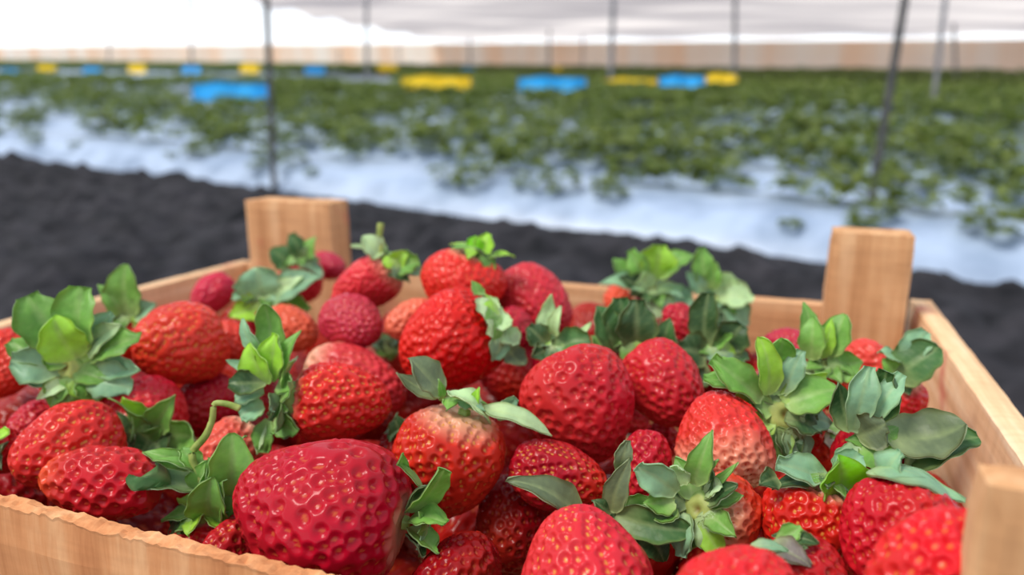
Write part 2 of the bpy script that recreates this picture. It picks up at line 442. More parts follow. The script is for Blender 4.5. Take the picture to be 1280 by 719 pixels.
berry('b28', (262, 676), 96, 96, (-.05, .88, .46), CRIM, 'strawberry hidden under dark broad sepals with a long bent green stalk', pale=.02, a=.2, res=2, z=-.1, hub=(262, 630), hubr=17,
      leaves=[(248, 612, 151, 606, 48, 10, 'k', 'e'), (250, 592, 190, 577, 15, 16, 'g', 'l'), (286, 622, 290, 540, 44, 8, 'g', 'e'), (240, 585, 178, 566, 18, 2, 'g', 'l'), (258, 630, 214, 660, 46, -6, 'd', 'o'), (252, 590, 226, 562, 22, 0, 'g', 'o'), (268, 620, 262, 572, 28, 2, 'g', 'l'), (250, 615, 258, 575, 26, 8, 'g', 'l'), (275, 640, 300, 625, 24, 2, 'g', 'o'), (262, 652, 264, 596, 40, 30, 'g', 'e'), (276, 650, 282, 600, 30, 26, 'g', 'l'), (290, 580, 308, 545, 18, -2, 'g', 'l')],
      stem=[(258, 612, 2), (236, 568, 8), (258, 545, 10), (266, 524, 12), (267, 503, 14), (285, 505, 14), (300, 511, 12)])
berry('b26', (262, 510), 92, 80, (.5, .3, -.8), lin(170, 20, 42), 'plain crimson strawberry right of the pink-shining starred one', a=.2, res=2, z=-0.12)
berry('b27', (286, 566), 92, 76, (.6, .4, -.6), lin(216, 88, 74), 'pale coral strawberry behind the bent green stalk', a=.2, pale=.3, res=2, z=-.06)
# --- middle and back
berry('b29', (229, 434), 116, 106, (.85, .3, -.4), lin(206, 52, 38), 'large orange-red strawberry at left between two leafy rosettes', a=.18, res=2, z=.12, seedcol=SY)
berry('b30', (286, 428), 58, 50, (-.5, .5, -.6), lin(204, 56, 44), 'small orange strawberry squeezed right of the large orange-red one', a=.2, res=1, z=.1)
berry('b31', (361, 414), 76, 58, (-.85, .2, -.3), lin(218, 92, 62), 'pale orange strawberry behind the bright green two-lobed sepal', a=.2, res=1, z=.12)
berry('b32', (268, 368), 62, 48, (.6, .65, -.3), lin(190, 34, 66), 'pink strawberry at far left by the left board', a=.15, res=1, z=.1)
berry('b33', (441, 402), 98, 68, (-.6, .3, -.7), lin(178, 44, 62), 'dull dusty-pink strawberry left of the glossy bright one', a=.2, res=2, z=.2)
berry('b34', (520, 404), 78, 56, (.8, .2, -.5), lin(220, 110, 82), 'pale salmon strawberry peeping out left of the glossy bright one', a=.2, res=1, z=.2)
berry('b35', (457, 356), 98, 66, (.74, .45, .15), lin(204, 44, 56), 'pinkish red strawberry at the back with an upright dry stalk', a=.3, pale=.2, res=2, z=.3, hub=(486, 334), hubr=8,
      leaves=[(488, 338, 524, 326, 28, 6, 'g', 'o'), (478, 326, 438, 308, 15, 4, 'p', 'l'), (478, 326, 452, 296, 26, 0, 'p', 'e'), (500, 336, 531, 346, 22, 0, 'b', 'l'), (486, 340, 512, 354, 18, 8, 'd', 'l'), (484, 336, 508, 316, 18, 0, 'y', 'o')],
      stem=[(482, 332, 0), (476, 316, 0), (474, 298, 0), (476, 279, 0)])
berry('b36', (577, 350), 80, 102, (.25, .92, .2), lin(206, 34, 34), 'round red strawberry at the back with lime green sepals sticking up', a=.15, pale=.08, res=2, z=.35, hub=(600, 318), hubr=10,
      leaves=[(598, 324, 590, 296, 20, 2, 'v', 'o'), (602, 324, 612, 292, 22, 0, 'y', 'o'), (606, 326, 644, 322, 15, 4, 'y', 'l'), (598, 320, 566, 318, 13, 10, 'g', 'l'), (602, 322, 616, 344, 20, 14, 'g', 'l'), (594, 318, 578, 306, 12, -2, 'g', 'l')])
berry('b37', (669, 378), 112, 84, (-.5, .55, -.5), lin(186, 36, 56), 'arched crimson strawberry at the back, right of the round lime-capped one', a=.25, res=2, z=.25)
berry('b38', (410, 331), 54, 38, (-.7, .2, -.5), lin(176, 38, 66), 'small magenta strawberry beside the far left corner block', a=.2, res=1, z=.2)
berry('b39', (8, 455), 104, 74, (-.3, .5, -.7), lin(206, 48, 36), 'orange-red strawberry cut by the left edge, left of the big rosette', a=.2, res=2, z=.06)
berry('b40', (44, 532), 78, 62, (-.2, .3, -.9), lin(176, 26, 48), 'crimson strawberry below the big rosette at left', a=.2, res=1, z=-.05)
berry('b41', (2, 562), 92, 58, (-.3, .3, .8), lin(190, 24, 34), 'red strawberry at the left edge with a small dark sepal', a=.2, res=2, z=-.05, hub=(-6, 560), hubr=7,
      leaves=[(-6, 562, 24, 572, 17, 8, 'd', 'l'), (-6, 552, 12, 540, 16, 6, 'y', 'o'), (-8, 566, 10, 586, 14, 6, 'd', 'l')])
berry('b42', (850, 408), 64, 44, (-.15, .9, -.2), lin(176, 26, 48), 'crimson strawberry showing between dark sepals at the back right', pale=0, a=.2, res=1, z=.15)
berry('b43', (771, 376), 44, 34, (.2, .6, -.5), lin(222, 84, 56), 'small orange strawberry below the tall leaf cluster at the back', pale=0, a=.2, res=1, z=.1)
berry('b44', (642, 410), 62, 50, (.2, .5, -.8), lin(170, 28, 50), 'crimson strawberry below the arched one at the back', pale=0, a=.2, res=1, z=.15)
berry('b45', (1086, 458), 68, 58, (-.6, .4, -.6), lin(214, 68, 60), 'coral red strawberry by the far right corner block', pale=0, a=.2, res=1, z=.1)
berry('b46', (985, 438), 68, 54, (-.4, .3, -.8), lin(166, 36, 64), 'purplish crimson strawberry behind the pale right-hand rosette', pale=0, a=.2, res=1, z=.1)
berry('b47', (1020, 562), 72, 66, (.6, .5, .3), lin(204, 60, 40), 'orange-red strawberry in the gap between leaves with a withered white sepal', a=.2, res=2, z=-.08, hub=(1040, 545), hubr=7,
      leaves=[(1042, 548, 1018, 530, 18, 12, 'x', 'o'), (1040, 545, 1046, 570, 20, 10, 'x', 'l'), (1038, 540, 1035, 522, 12, 6, 'x', 'l')])
berry('b48', (1128, 502), 62, 56, (-.15, .8, .4), lin(196, 28, 38), 'red strawberry under dark glossy leaves against the right board', a=.2, res=1, z=0, hub=(1122, 474), hubr=7,
      leaves=[(1124, 452, 1098, 440, 24, 2, 'b', 'l'), (1126, 452, 1157, 414, 28, -2, 'b', 'o'), (1116, 474, 1174, 434, 46, 12, 'k', 'e'), (1120, 470, 1104, 448, 20, 2, 'g', 'l')])
berry('b49', (282, 694), 104, 66, (.3, .3, -.9), lin(170, 16, 36), 'crimson strawberry low by the near board, under the largest one', a=.2, res=2, z=-.12, seedcol=SY)
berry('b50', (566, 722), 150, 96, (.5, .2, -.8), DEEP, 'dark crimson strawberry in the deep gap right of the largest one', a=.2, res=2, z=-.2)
berry('b51', (480, 456), 80, 56, (.2, .5, .5), lin(208, 70, 60), 'coral strawberry with small dark drooping sepals left of the middle', a=.2, res=1, z=-0.12, hub=(490, 438), hubr=6,
      leaves=[(490, 438, 522, 426, 15, 6, 'd', 'l'), (482, 436, 452, 424, 14, 4, 'b', 'l'), (486, 434, 502, 416, 12, 0, 'b', 'l'), (484, 440, 470, 430, 12, 6, 'd', 'l')])
berry('b52', (102, 462), 92, 96, (-.02, .12, .98), ORA, 'strawberry hidden behind the big leafy rosette at left', pale=.02, a=.15, res=1, z=.12, hub=(100, 456), hubr=22,
      leaves=[(82, 442, 34, 370, 50, 10, 'g', 'o'), (103, 436, 104, 358, 52, 4, 'g', 'o'), (96, 448, 66, 396, 44, 26, 'y', 'e'), (74, 452, 12, 428, 28, 2, 'g', 'o'), (80, 462, 14, 450, 38, 14, 'b', 'o'), (76, 476, 24, 480, 24, 6, 'b', 'l'),
              (110, 442, 152, 406, 28, 14, 'p', 'l'), (114, 450, 176, 422, 34, 12, 'g', 'o'), (118, 460, 174, 462, 24, 16, 'b', 'l'), (112, 470, 166, 486, 40, 8, 'b', 'o'), (98, 470, 86, 505, 42, 8, 'g', 'o'), (84, 474, 46, 500, 14, 12, 'p', 'l'), (108, 472, 122, 502, 32, 8, 'g', 'o'), (114, 440, 142, 392, 30, -6, 'b', 'o'), (84, 455, 50, 436, 26, 16, 'g', 'l')])
berry('b53', (164, 420), 62, 60, (.05, .8, .5), ORA, 'strawberry hidden under an upright pair of leaves by the left board', pale=.02, a=.2, res=1, z=.1, hub=(166, 398), hubr=8,
      leaves=[(162, 396, 158, 330, 38, 4, 'g', 'e'), (154, 398, 122, 356, 20, 2, 'g', 'l'), (168, 396, 196, 380, 24, 2, 'b', 'l'), (158, 404, 138, 404, 16, 6, 'g', 'l'), (172, 402, 184, 412, 14, 6, 'y', 'l')])
berry('b54', (376, 350), 62, 56, (.1, .8, .4), PINK, 'strawberry under dark leaves against the far left corner block', pale=.02, a=.2, res=1, z=.12, hub=(380, 326), hubr=7,
      leaves=[(370, 334, 338, 312, 30, 6, 'k', 'e'), (378, 328, 364, 292, 20, 2, 'k', 'o'), (384, 324, 396, 296, 19, 0, 'g', 'l'), (376, 334, 402, 348, 22, 8, 'b', 'l'), (384, 322, 388, 306, 12, 6, 'p', 'l')])
berry('b55', (336, 394), 66, 60, (0, .75, .6), PINK, 'strawberry under pale bluish round leaves at the back left', pale=.02, a=.2, res=1, z=.12, hub=(334, 374), hubr=8,
      leaves=[(330, 372, 322, 334, 46, 4, 'b', 'e'), (340, 378, 399, 350, 36, 8, 'b', 'e'), (344, 380, 388, 386, 28, 8, 'g', 'l'), (330, 380, 286, 396, 28, 8, 'y', 'l'), (316, 376, 290, 372, 24, 2, 'b', 'o'), (344, 374, 380, 346, 20, 12, 'p', 'l'), (334, 380, 350, 398, 24, 10, 'g', 'l')])
berry('b56', (815, 402), 80, 66, (0, .8, .5), CRIM, 'strawberry under the tall bright green leaf cluster at the back', pale=.02, a=.2, res=1, z=0, hub=(814, 356), hubr=12,
      leaves=[(808, 350, 788, 312, 24, 4, 'g', 'o'), (800, 348, 766, 324, 24, 0, 'g', 'o'), (815, 348, 824, 306, 38, 4, 'y', 'o'), (824, 348, 868, 320, 32, 0, 'g', 'l'), (808, 362, 748, 356, 22, 6, 'b', 'l'), (802, 362, 774, 346, 22, 8, 'd', 'l'), (824, 358, 864, 384, 42, 6, 'b', 'o'), (818, 362, 824, 414, 32, 10, 'p', 'l'), (808, 360, 806, 340, 22, 6, 'p', 'l')])
berry('b57', (896, 408), 80, 64, (.1, .75, .6), ORA, 'strawberry under upright pale leaves right of the tall cluster at the back', pale=.02, a=.2, res=1, z=-0.05, hub=(890, 366), hubr=10,
      leaves=[(882, 362, 876, 310, 24, 2, 'g', 'o'), (890, 362, 896, 328, 16, 4, 'g', 'l'), (894, 366, 918, 346, 28, 6, 'p', 'o'), (898, 372, 942, 376, 32, 8, 'p', 'o'), (896, 376, 934, 408, 32, 8, 'b', 'o'), (886, 374, 882, 418, 38, 8, 'd', 'o'), (880, 366, 858, 340, 18, -2, 'b', 'l')])
berry('b58', (788, 456), 90, 84, (0, .7, .6), CRIM, 'strawberry under a fan of dark broad leaves behind the dusky rounded one', pale=.02, a=.2, res=1, z=0.08, hub=(786, 432), hubr=10,
      leaves=[(766, 442, 744, 384, 38, 6, 'k', 'e'), (778, 440, 774, 372, 46, 4, 'k', 'o'), (798, 440, 796, 374, 42, 8, 'd', 'o'), (822, 444, 838, 398, 28, 4, 'k', 'l'), (760, 446, 738, 420, 28, -2, 'g', 'l')])
berry('b59', (893, 462), 90, 80, (0, .7, .6), DEEP, 'strawberry under dark leaves left of the pale right-hand rosette', pale=.02, a=.2, res=1, z=0.03, hub=(888, 442), hubr=9,
      leaves=[(882, 436, 886, 366, 32, 4, 'd', 'o'), (886, 444, 846, 436, 40, 6, 'd', 'o'), (900, 438, 928, 406, 36, 4, 'd', 'o'), (898, 446, 936, 446, 42, 4, 'k', 'o'), (884, 452, 846, 472, 42, 4, 'd', 'e'), (880, 432, 916, 418, 20, 14, 'g', 'l')])
berry('b60', (698, 458), 78, 70, (0, .7, .6), CRIM, 'strawberry under narrow pale sepals behind the broad crimson wedge', pale=.02, a=.2, res=1, z=.1, hub=(692, 436), hubr=9,
      leaves=[(678, 424, 689, 368, 18, 4, 'p', 'l'), (694, 420, 702, 382, 15, 4, 'p', 'l'), (682, 434, 738, 402, 17, 10, 'p', 'l'), (692, 442, 738, 424, 32, 8, 'k', 'o'), (684, 430, 660, 408, 26, 2, 'd', 'o'), (694, 452, 726, 452, 24, 8, 'g', 'l'), (684, 440, 664, 446, 22, 6, 'd', 'l')])
berry('b61', (970, 524), 110, 100, (-.02, .2, .97), RED, 'strawberry hidden behind the big pale green rosette on the right', pale=.02, a=.2, res=1, z=.06, hub=(966, 513), hubr=26,
      leaves=[(952, 500, 889, 448, 36, 12, 'g', 'o'), (944, 500, 878, 474, 28, 4, 'g', 'o'), (960, 494, 949, 421, 28, 10, 'y', 'e'), (970, 494, 981, 424, 36, 6, 'g', 'e'), (978, 494, 1002, 438, 24, -2, 'b', 'o'), (980, 506, 1048, 488, 42, 14, 'g', 'e'), (976, 500, 1034, 466, 26, 2, 'y', 'l'), (980, 522, 1026, 540, 36, 6, 'd', 'o'), (962, 536, 958, 584, 34, 2, 'd', 'l'), (974, 536, 994, 578, 30, 2, 'd', 'l')])
berry('b62', (1036, 480), 76, 70, (-.1, .75, .6), ORA, 'strawberry under the upright green leaves in front of the far right block', pale=.02, a=.2, res=1, z=.08, hub=(1022, 458), hubr=11,
      leaves=[(1014, 450, 1018, 396, 26, 6, 'g', 'e'), (1034, 446, 1057, 393, 32, 4, 'g', 'e'), (1026, 448, 1040, 398, 16, 2, 'y', 'l'), (1036, 462, 1078, 452, 32, 8, 'g', 'l'), (1010, 420, 1004, 378, 17, -10, 'g', 'l'), (1018, 462, 996, 470, 20, 8, 'p', 'l')])
berry('b63', (1092, 566), 112, 98, (-.2, .3, .9), CRIM, 'strawberry under the large dark leathery leaves at the right board', pale=.02, a=.2, res=1, z=.05, hub=(1072, 548), hubr=12,
      leaves=[(1066, 540, 1086, 458, 30, 2, 'b', 'o'), (1072, 538, 1108, 464, 44, 6, 'k', 'o'), (1084, 530, 1128, 468, 26, 2, 'b', 'o'), (1072, 546, 1108, 530, 42, 16, 'o', 'o'), (1106, 546, 1208, 530, 60, 30, 'o', 'e'), (1122, 586, 1223, 548, 50, 2, 'k', 'e'), (1064, 540, 1048, 478, 28, 0, 'd', 'l'), (1068, 556, 1052, 596, 32, 14, 'b', 'o'), (1078, 556, 1104, 584, 34, 16, 'g', 'o'), (1090, 560, 1118, 600, 30, 10, 'b', 'l')])
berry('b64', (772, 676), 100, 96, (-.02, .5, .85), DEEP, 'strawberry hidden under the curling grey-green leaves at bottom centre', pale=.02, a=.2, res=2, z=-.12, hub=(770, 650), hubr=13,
      leaves=[(728, 650, 632, 601, 34, 10, 'o', 'l'), (772, 674, 706, 634, 30, 24, 'k', 'l'), (764, 640, 788, 572, 24, 6, 'o', 'l'), (772, 588, 784, 550, 18, 2, 'o', 'o'), (770, 644, 866, 664, 34, 20, 'k', 'e'), (784, 640, 822, 624, 26, 2, 'g', 'l'), (806, 662, 830, 702, 36, -2, 'd', 'l'), (762, 644, 740, 626, 22, 0, 'd', 'l'), (780, 660, 790, 700, 36, 2, 'd', 'o')])
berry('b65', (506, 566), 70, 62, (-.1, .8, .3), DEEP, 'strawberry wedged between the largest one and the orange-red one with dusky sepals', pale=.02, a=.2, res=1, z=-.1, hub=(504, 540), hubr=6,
      leaves=[(505, 548, 491, 514, 20, 4, 'd', 'l'), (508, 548, 516, 520, 18, 4, 'b', 'l'), (500, 552, 484, 545, 16, 2, 'd', 'l')])
LC['v'] = lin(120, 190, 20)
LC['k'] = lin(72, 112, 62)
LC['w'] = lin(120, 110, 108)
LC['x'] = lin(205, 205, 190)

SEEDS = dict(b3=1.35, b2=1.2, b22=1.6, b13=1.25, b19=1.7, b18=1.2, b21=1.35, b24=1.5, b17=1.35, b11=1.3, b9=0.85, b23=1.2, b20=1.2, b14=1.2, b49=1.3, b50=1.1)
for b in B:
    b['sd'] = SEEDS.get(b['key'], 1.0)
    if b['hub'] is None and b['pale'] == 0.15:
        b['pale'] = 0

# ------------------------------------------------------------------ settle the heap
INS = 0.0
for b in B:
    d = depth_on_z(b['c'][0], b['c'][1], b['z'] * U)
    b['d0'] = d
    b['d'] = d
    axc = nrm(b['ax'])
    b['axw'] = nrm(axc[0] * RIGHT + axc[1] * UP - axc[2] * FWD)
    b['px'] = b['c'].copy()

def spheres(b):
    s = b['d'] / FPX
    c = at_depth(b['px'][0], b['px'][1], b['d'])
    L, W = b['L'] * s, b['W'] * s
    a = b['a']
    out = []
    for t in (-0.34, -0.18, 0.0, 0.16, 0.30):
        zz = t * 2
        r = W / 2 * math.sqrt(max(0.05, 1 - zz * zz)) * (1 + a * t * 1.0)
        r = min(r, W / 2 * 1.02, L * (0.5 - abs(t)) + 0.06 * L)
        out.append((c + b['axw'] * L * t, r * 0.98))
    return out

for it in range(220):
    S = [spheres(b) for b in B]
    Pc = np.array([[s[0] for s in q] for q in S])
    Rr = np.array([[s[1] for s in q] for q in S])
    push = np.zeros((len(B), 3))
    for i in range(len(B)):
        for j in range(i + 1, len(B)):
            if np.linalg.norm(Pc[i, 1] - Pc[j, 1]) > (B[i]['L'] + B[j]['L']) * 0.75 * B[i]['d'] / FPX:
                continue
            D = Pc[i][:, None] - Pc[j][None]
            dist = np.linalg.norm(D, axis=-1) + 1e-9
            pen = (Rr[i][:, None] + Rr[j][None]) * 0.985 - dist
            k = np.unravel_index(np.argmax(pen), pen.shape)
            if pen[k] > 0:
                n = D[k] / dist[k]
                push[i] += n * pen[k] * 0.5
                push[j] -= n * pen[k] * 0.5
    for i, b in enumerate(B):
        for s, r in zip(Pc[i], Rr[i]):
            if s[2] < r * 0.55:
                if s[1] < INS + 0.006 + r: push[i][1] += (INS + 0.006 + r - s[1]) * 0.5
                if s[1] > CD - 0.012 - r: push[i][1] -= (s[1] - CD + 0.012 + r) * 0.5
                if s[0] > CW - 0.012 - r: push[i][0] -= (s[0] - CW + 0.012 + r) * 0.5
                if s[0] < 0.012 + r: push[i][0] += (0.012 + r - s[0]) * 0.5
        r = ray(*b['px'])
        rn = nrm(r)
        dp = push[i] @ rn
        lat = push[i] - dp * rn
        b['d'] = float(np.clip(b['d'] + 0.5 * dp / np.linalg.norm(r), b['d0'] * 0.80, b['d0'] * 1.22))
        s = FPX / b['d']
        b['px'] = b['px'] + 0.22 * np.array([lat @ RIGHT, -(lat @ UP)]) * s
        b['px'] += 0.12 * (b['c'] - b['px'])

cam_d.dof.focus_distance = B[0]['d'] * 0.955
print('FOCUS', cam_d.dof.focus_distance, [(b['key'], round(b['d'] / b['d0'], 2)) for b in B if abs(b['d'] / b['d0'] - 1) > .08])

# ------------------------------------------------------------------ strawberry flesh
def flesh(b, s, seed):
    r = np.random.default_rng(seed)
    L, W = b['L'] * s, b['W'] * s
    nth, nph = {1: (64, 96), 2: (96, 144), 3: (150, 220)}[b['res']]
    th = np.linspace(0, np.pi, nth) * 0.998 + 0.001 * np.pi
    ph = np.arange(nph) / nph * 2 * np.pi
    TH, PH = np.meshgrid(th, ph, indexing='ij')
    a = b['a']
    ecc = 1 + r.uniform(-.05, .05)
    off = r.uniform(-50, 50, 3)
    def surf(T, P):
        t = (1 - np.cos(T)) / 2                 # 0 at the cap, 1 at the tip
        g = 1 + a * (0.62 - t) * 1.15 - 0.25 * a * np.exp(-((t - .0) / .12) ** 2)
        g = g / (1 + a * 0.16)
        rad = W / 2 * np.sin(T) ** 0.92 * g
        z = L / 2 * np.cos(T)
        z = z - L * 0.07 * np.exp(-(np.sin(T) / .32) ** 2) * (T < np.pi / 2)
        x, y = rad * np.cos(P) * ecc, rad * np.sin(P) / ecc
        q = np.stack([x / W, y / W, z / L], -1)
        n1 = fbm(q * 2.1 + off, 2, 3)
        n2 = fbm(q * 5.0 + off, 2, 9)
        k = 1 + 0.11 * n1 + 0.03 * n2
        bend = 0.06 * W * np.sin(q[..., 2] * 2 + off[0])
        return np.stack([x * k + bend, y * k, z * (1 + 0.05 * n1)], -1)
    V = surf(TH, PH)
    # achenes on a golden-angle spiral, evenly spaced over the surface
    tt = np.linspace(0, np.pi, 400)
    ring = np.linalg.norm(surf(tt, np.zeros_like(tt))[:, :2], axis=1)
    pth = surf(tt, np.zeros_like(tt))
    ds = np.r_[0, np.linalg.norm(np.diff(pth, axis=0), axis=1)]
    area = np.cumsum(ds * np.maximum(ring, W * 0.02))
    area /= area[-1]
    real = W / 1.0
    sp0 = max(0.0024, 0.082 * math.sqrt(L * W * 1.15) * (0.92 + 0.2 * r.random()) * b.get('sd', 1.0))
    tot = np.sum(ds * ring) * 2 * np.pi
    ns = int(np.clip(tot / (sp0 ** 2 * 0.87), 70, 620))
    k = np.arange(ns) + 0.5
    tk = np.interp(k / ns, area, tt)
    pk = (k * 2.399963 + 0.08 * r.standard_normal(ns)) % (2 * np.pi)
    keep = (tk > 0.30)
    tk, pk = tk[keep] + 0.02 * r.standard_normal(keep.sum()), pk[keep]
    Sd = surf(tk, pk)
    e = 1e-3
    du = surf(TH + e, PH) - surf(TH - e, PH)
    dv = surf(TH, PH + e) - surf(TH, PH - e)
    nn = np.cross(du, dv)
    nn /= np.linalg.norm(nn, axis=-1, keepdims=True) + 1e-12
    if ((nn * V).sum(-1)).mean() < 0:
        nn = -nn
    Vf, nf = V.reshape(-1, 3), nn.reshape(-1, 3)
    tdir = du.reshape(-1, 3)
    tdir = tdir / (np.linalg.norm(tdir, axis=1, keepdims=True) + 1e-12)
    d1 = np.full(len(Vf), 9.0)
    d2 = np.full(len(Vf), 9.0)
    al = np.zeros(len(Vf))
    ac = np.zeros(len(Vf))
    for c0 in range(0, len(Vf), 3000):
        sl = slice(c0, c0 + 3000)
        A_, B_ = Vf[sl] * 1e3, Sd * 1e3
        dd = np.sqrt(np.maximum(0, (A_ ** 2).sum(1)[:, None] + (B_ ** 2).sum(1)[None] - 2 * A_ @ B_.T)) * 1e-3
        pr = np.argpartition(dd, 1, axis=1)[:, :2]
        ar = np.arange(len(dd))
        x0, x1 = dd[ar, pr[:, 0]], dd[ar, pr[:, 1]]
        nearest = np.where(x0 < x1, pr[:, 0], pr[:, 1])
        d1[sl] = np.minimum(x0, x1)
        d2[sl] = np.maximum(x0, x1)
        rel = Vf[sl] - Sd[nearest]
        al[sl] = (rel * tdir[sl]).sum(1)
        ac[sl] = np.sqrt(np.maximum(0, d1[sl] ** 2 - al[sl] ** 2))
    q1 = d1 / sp0
    pole = np.clip(np.sin(TH.ravel()) / 0.35, 0, 1)
    deep = sp0 * 0.33 * pole
    disp = -deep * np.clip(1 - (q1 / 0.50) ** 2, 0, 1) ** 1.25
    sd = np.sqrt((al / (sp0 * 0.165)) ** 2 + (ac / (sp0 * 0.105)) ** 2)
    smask = np.clip((1.12 - sd) / 0.3, 0, 1)
    disp = disp + sp0 * 0.10 * np.sqrt(np.clip(1 - sd ** 2, 0, 1)) * pole
    disp = disp + fbm(Vf * 900 + off, 2, 21) * 0.00008
    P = Vf + nf * disp[:, None]
    # colour of the skin itself
    t = ((1 - np.cos(TH)) / 2).ravel()
    base = np.tile(b['col'], (len(Vf), 1))
    n = fbm(Vf / W * 2.2 + off, 3, 31)
    base = base * (1 + 0.22 * n[:, None])
    warm = lin(214, 74, 40)
    wmix = np.clip(0.22 * fbm(Vf / W * 1.6 + off + 9, 2, 33) + 0.08, 0, 0.4)[:, None]
    base = base * (1 - wmix) + warm * wmix
    if b['tip'] is not None:
        k = np.clip((t - 0.58) / 0.35 + 0.3 * n, 0, 1)[:, None] ** 1.5 * 0.85
        base = base * (1 - k) + b['tip'] * k
    if b['pale'] > 0:
        k = np.clip(1 - t / (b['pale'] * 1.25) + 0.35 * n, 0, 1)[:, None] ** 1.3
        k = k * min(1.0, 0.55 + b['pale'])
        base = base * (1 - k) + lin(236, 206, 164) * k
    sc = (b['seedcol'] if b['seedcol'] is not None else lin(186, 84, 46))
    rs = np.clip(smask * 0.85, 0, 1)[:, None]
    base = base * (1 - rs) + sc * rs
    F = grid_faces(nph, nth, True)
    Vo = P.reshape(nth, nph, 3).transpose(1, 0, 2).reshape(-1, 3)
    Co = np.clip(base, 0.002, 1).reshape(nth, nph, 3).transpose(1, 0, 2).reshape(-1, 3)
    me = mesh_np('strawberry', Vo, F, True, Co, M_SKIN)
    # orientation
    p = me.polygons[nth * (nph // 3) + nth // 2]
    if p.normal.dot(p.center) < 0:
        me.flip_normals()
    return me

# ------------------------------------------------------------------ leaves
def leaf_mesh(P0, P1, width, nrm0, kind, col, r, sc, obstacles, thick=0.00035):
    nl, nw = 23, 9
    s = np.linspace(0, 1, nl)
    w = np.linspace(-1, 1, nw)
    S, Wd = np.meshgrid(s, w, indexing='ij')
    ax = P1 - P0
    Ln = np.linalg.norm(ax)
    a = ax / Ln
    n = nrm0 - a * (nrm0 @ a)
    n = nrm(n)
    tw = r.uniform(-.45, .45)
    side = np.cross(a, n)
    side, n = side * math.cos(tw) + n * math.sin(tw), n * math.cos(tw) - side * math.sin(tw)
    if kind == 'l':
        prof = np.sin(np.pi * np.clip(S, 0, 1) ** 0.72) ** 0.85 + 0.18 * (1 - S) ** 2
    elif kind == 'e':
        prof = np.sqrt(np.clip(np.sin(np.pi * S ** 0.92), 0, 1)) * 0.98 + 0.12 * (1 - S) ** 3
    else:
        prof = np.clip(np.sin(np.pi * S ** 1.35), 0, 1) ** 0.6 * 0.92 + 0.28 * (1 - S) ** 1.5
    half = width / 2 * np.maximum(prof, 0.02)
    f1, f2 = r.uniform(0, 6.28), r.uniform(0, 6.28)
    wav = 1 + 0.06 * np.sin(S * 19 + f1) * np.abs(Wd) ** 2
    cur = S.copy()
    if kind == 'o':                                   # toothed, lobed tip
        cur = S + 0.10 * S ** 3 * (np.cos(Wd * np.pi * 2.2 + 0.4 * f1) - 0.55) * np.minimum(1, 1.6 * np.abs(prof))
        half = np.where(S > 0.9, np.maximum(half, width * 0.20), half)
    elif kind == 'e':
        half = np.where(S > 0.97, np.maximum(half, width * 0.06), half)
    bow = r.uniform(0.05, 0.16) * (1 if r.random() < .8 else -1)
    cup = r.uniform(0.10, 0.38)
    H = Ln * bow * np.sin(np.pi * S * 0.95) * 1.2 + cup * half * Wd ** 2 + 0.10 * width * np.sin(S * 8 + f2) * Wd * S
    H = H - 0.06 * width * np.exp(-(Wd / .16) ** 2) * np.sin(np.pi * S)       # midrib groove
    H = H + 0.010 * width * np.sin((S - np.abs(Wd) * .25) * 30) * np.abs(Wd)
    lat = Ln * r.uniform(-.05, .05) * np.sin(np.pi * S)
    X = P0 + a * (cur * Ln)[..., None] + side * (Wd * half * wav + lat)[..., None] + n * H[..., None]
    X = X.reshape(-1, 3)
    for (c, rad) in obstacles:                        # lie on the fruit instead of cutting it
        d = X - c
        dist = np.linalg.norm(d, axis=1)
        ins = dist < rad * 1.06
        if ins.any():
            X[ins] = X[ins] + d[ins] / dist[ins, None] * np.minimum(rad * 1.06 - dist[ins], 0.45 * rad)[:, None]
    # double skin: top and underside
    G = X.reshape(nl, nw, 3)
    gu = np.gradient(G, axis=0)
    gv = np.gradient(G, axis=1)
    gn = np.cross(gu, gv)
    gn /= np.linalg.norm(gn, axis=-1, keepdims=True) + 1e-12
    if (gn.mean((0, 1)) @ n) < 0:
        gn = -gn
    Vt = (G + gn * thick / 2).reshape(-1, 3)
    Vb = (G - gn * thick / 2).reshape(-1, 3)
    F = grid_faces(nl, nw)
    m = nl * nw
    Fb = F[:, ::-1] + m
    rim = [i * nw for i in range(nl)] + [(nl - 1) * nw + j for j in range(1, nw)] + [i * nw + nw - 1 for i in range(nl - 2, -1, -1)] + [j for j in range(nw - 2, 0, -1)]
    q = [[rim[k], rim[(k + 1) % len(rim)], rim[(k + 1) % len(rim)] + m, rim[k] + m] for k in range(len(rim))]
    V = np.r_[Vt, Vb]
    Fa = np.r_[F, Fb, np.array(q)]
    ss, ww = S.ravel(), np.abs(Wd.ravel())
    c = np.tile(col, (m, 1))
    pale = lin(196, 214, 150)
    k = (np.clip(1 - ss / 0.42, 0, 1) * 0.65)[:, None]
    c = c * (1 - k) + pale * k
    vein = np.exp(-(ww / .1) ** 2) * 0.28 + 0.10 * np.clip(np.sin((ss - ww * .3) * 32), 0, 1) ** 3
    c = c * (1 - vein[:, None]) + pale * vein[:, None]
    edge = (ww > 0.95) * 0.18
    c = c * (1 - edge[:, None]) + lin(200, 196, 120) * edge[:, None]
    under = c * 0.55 + lin(158, 180, 158) * 0.45
    return V, Fa, np.r_[c, under]

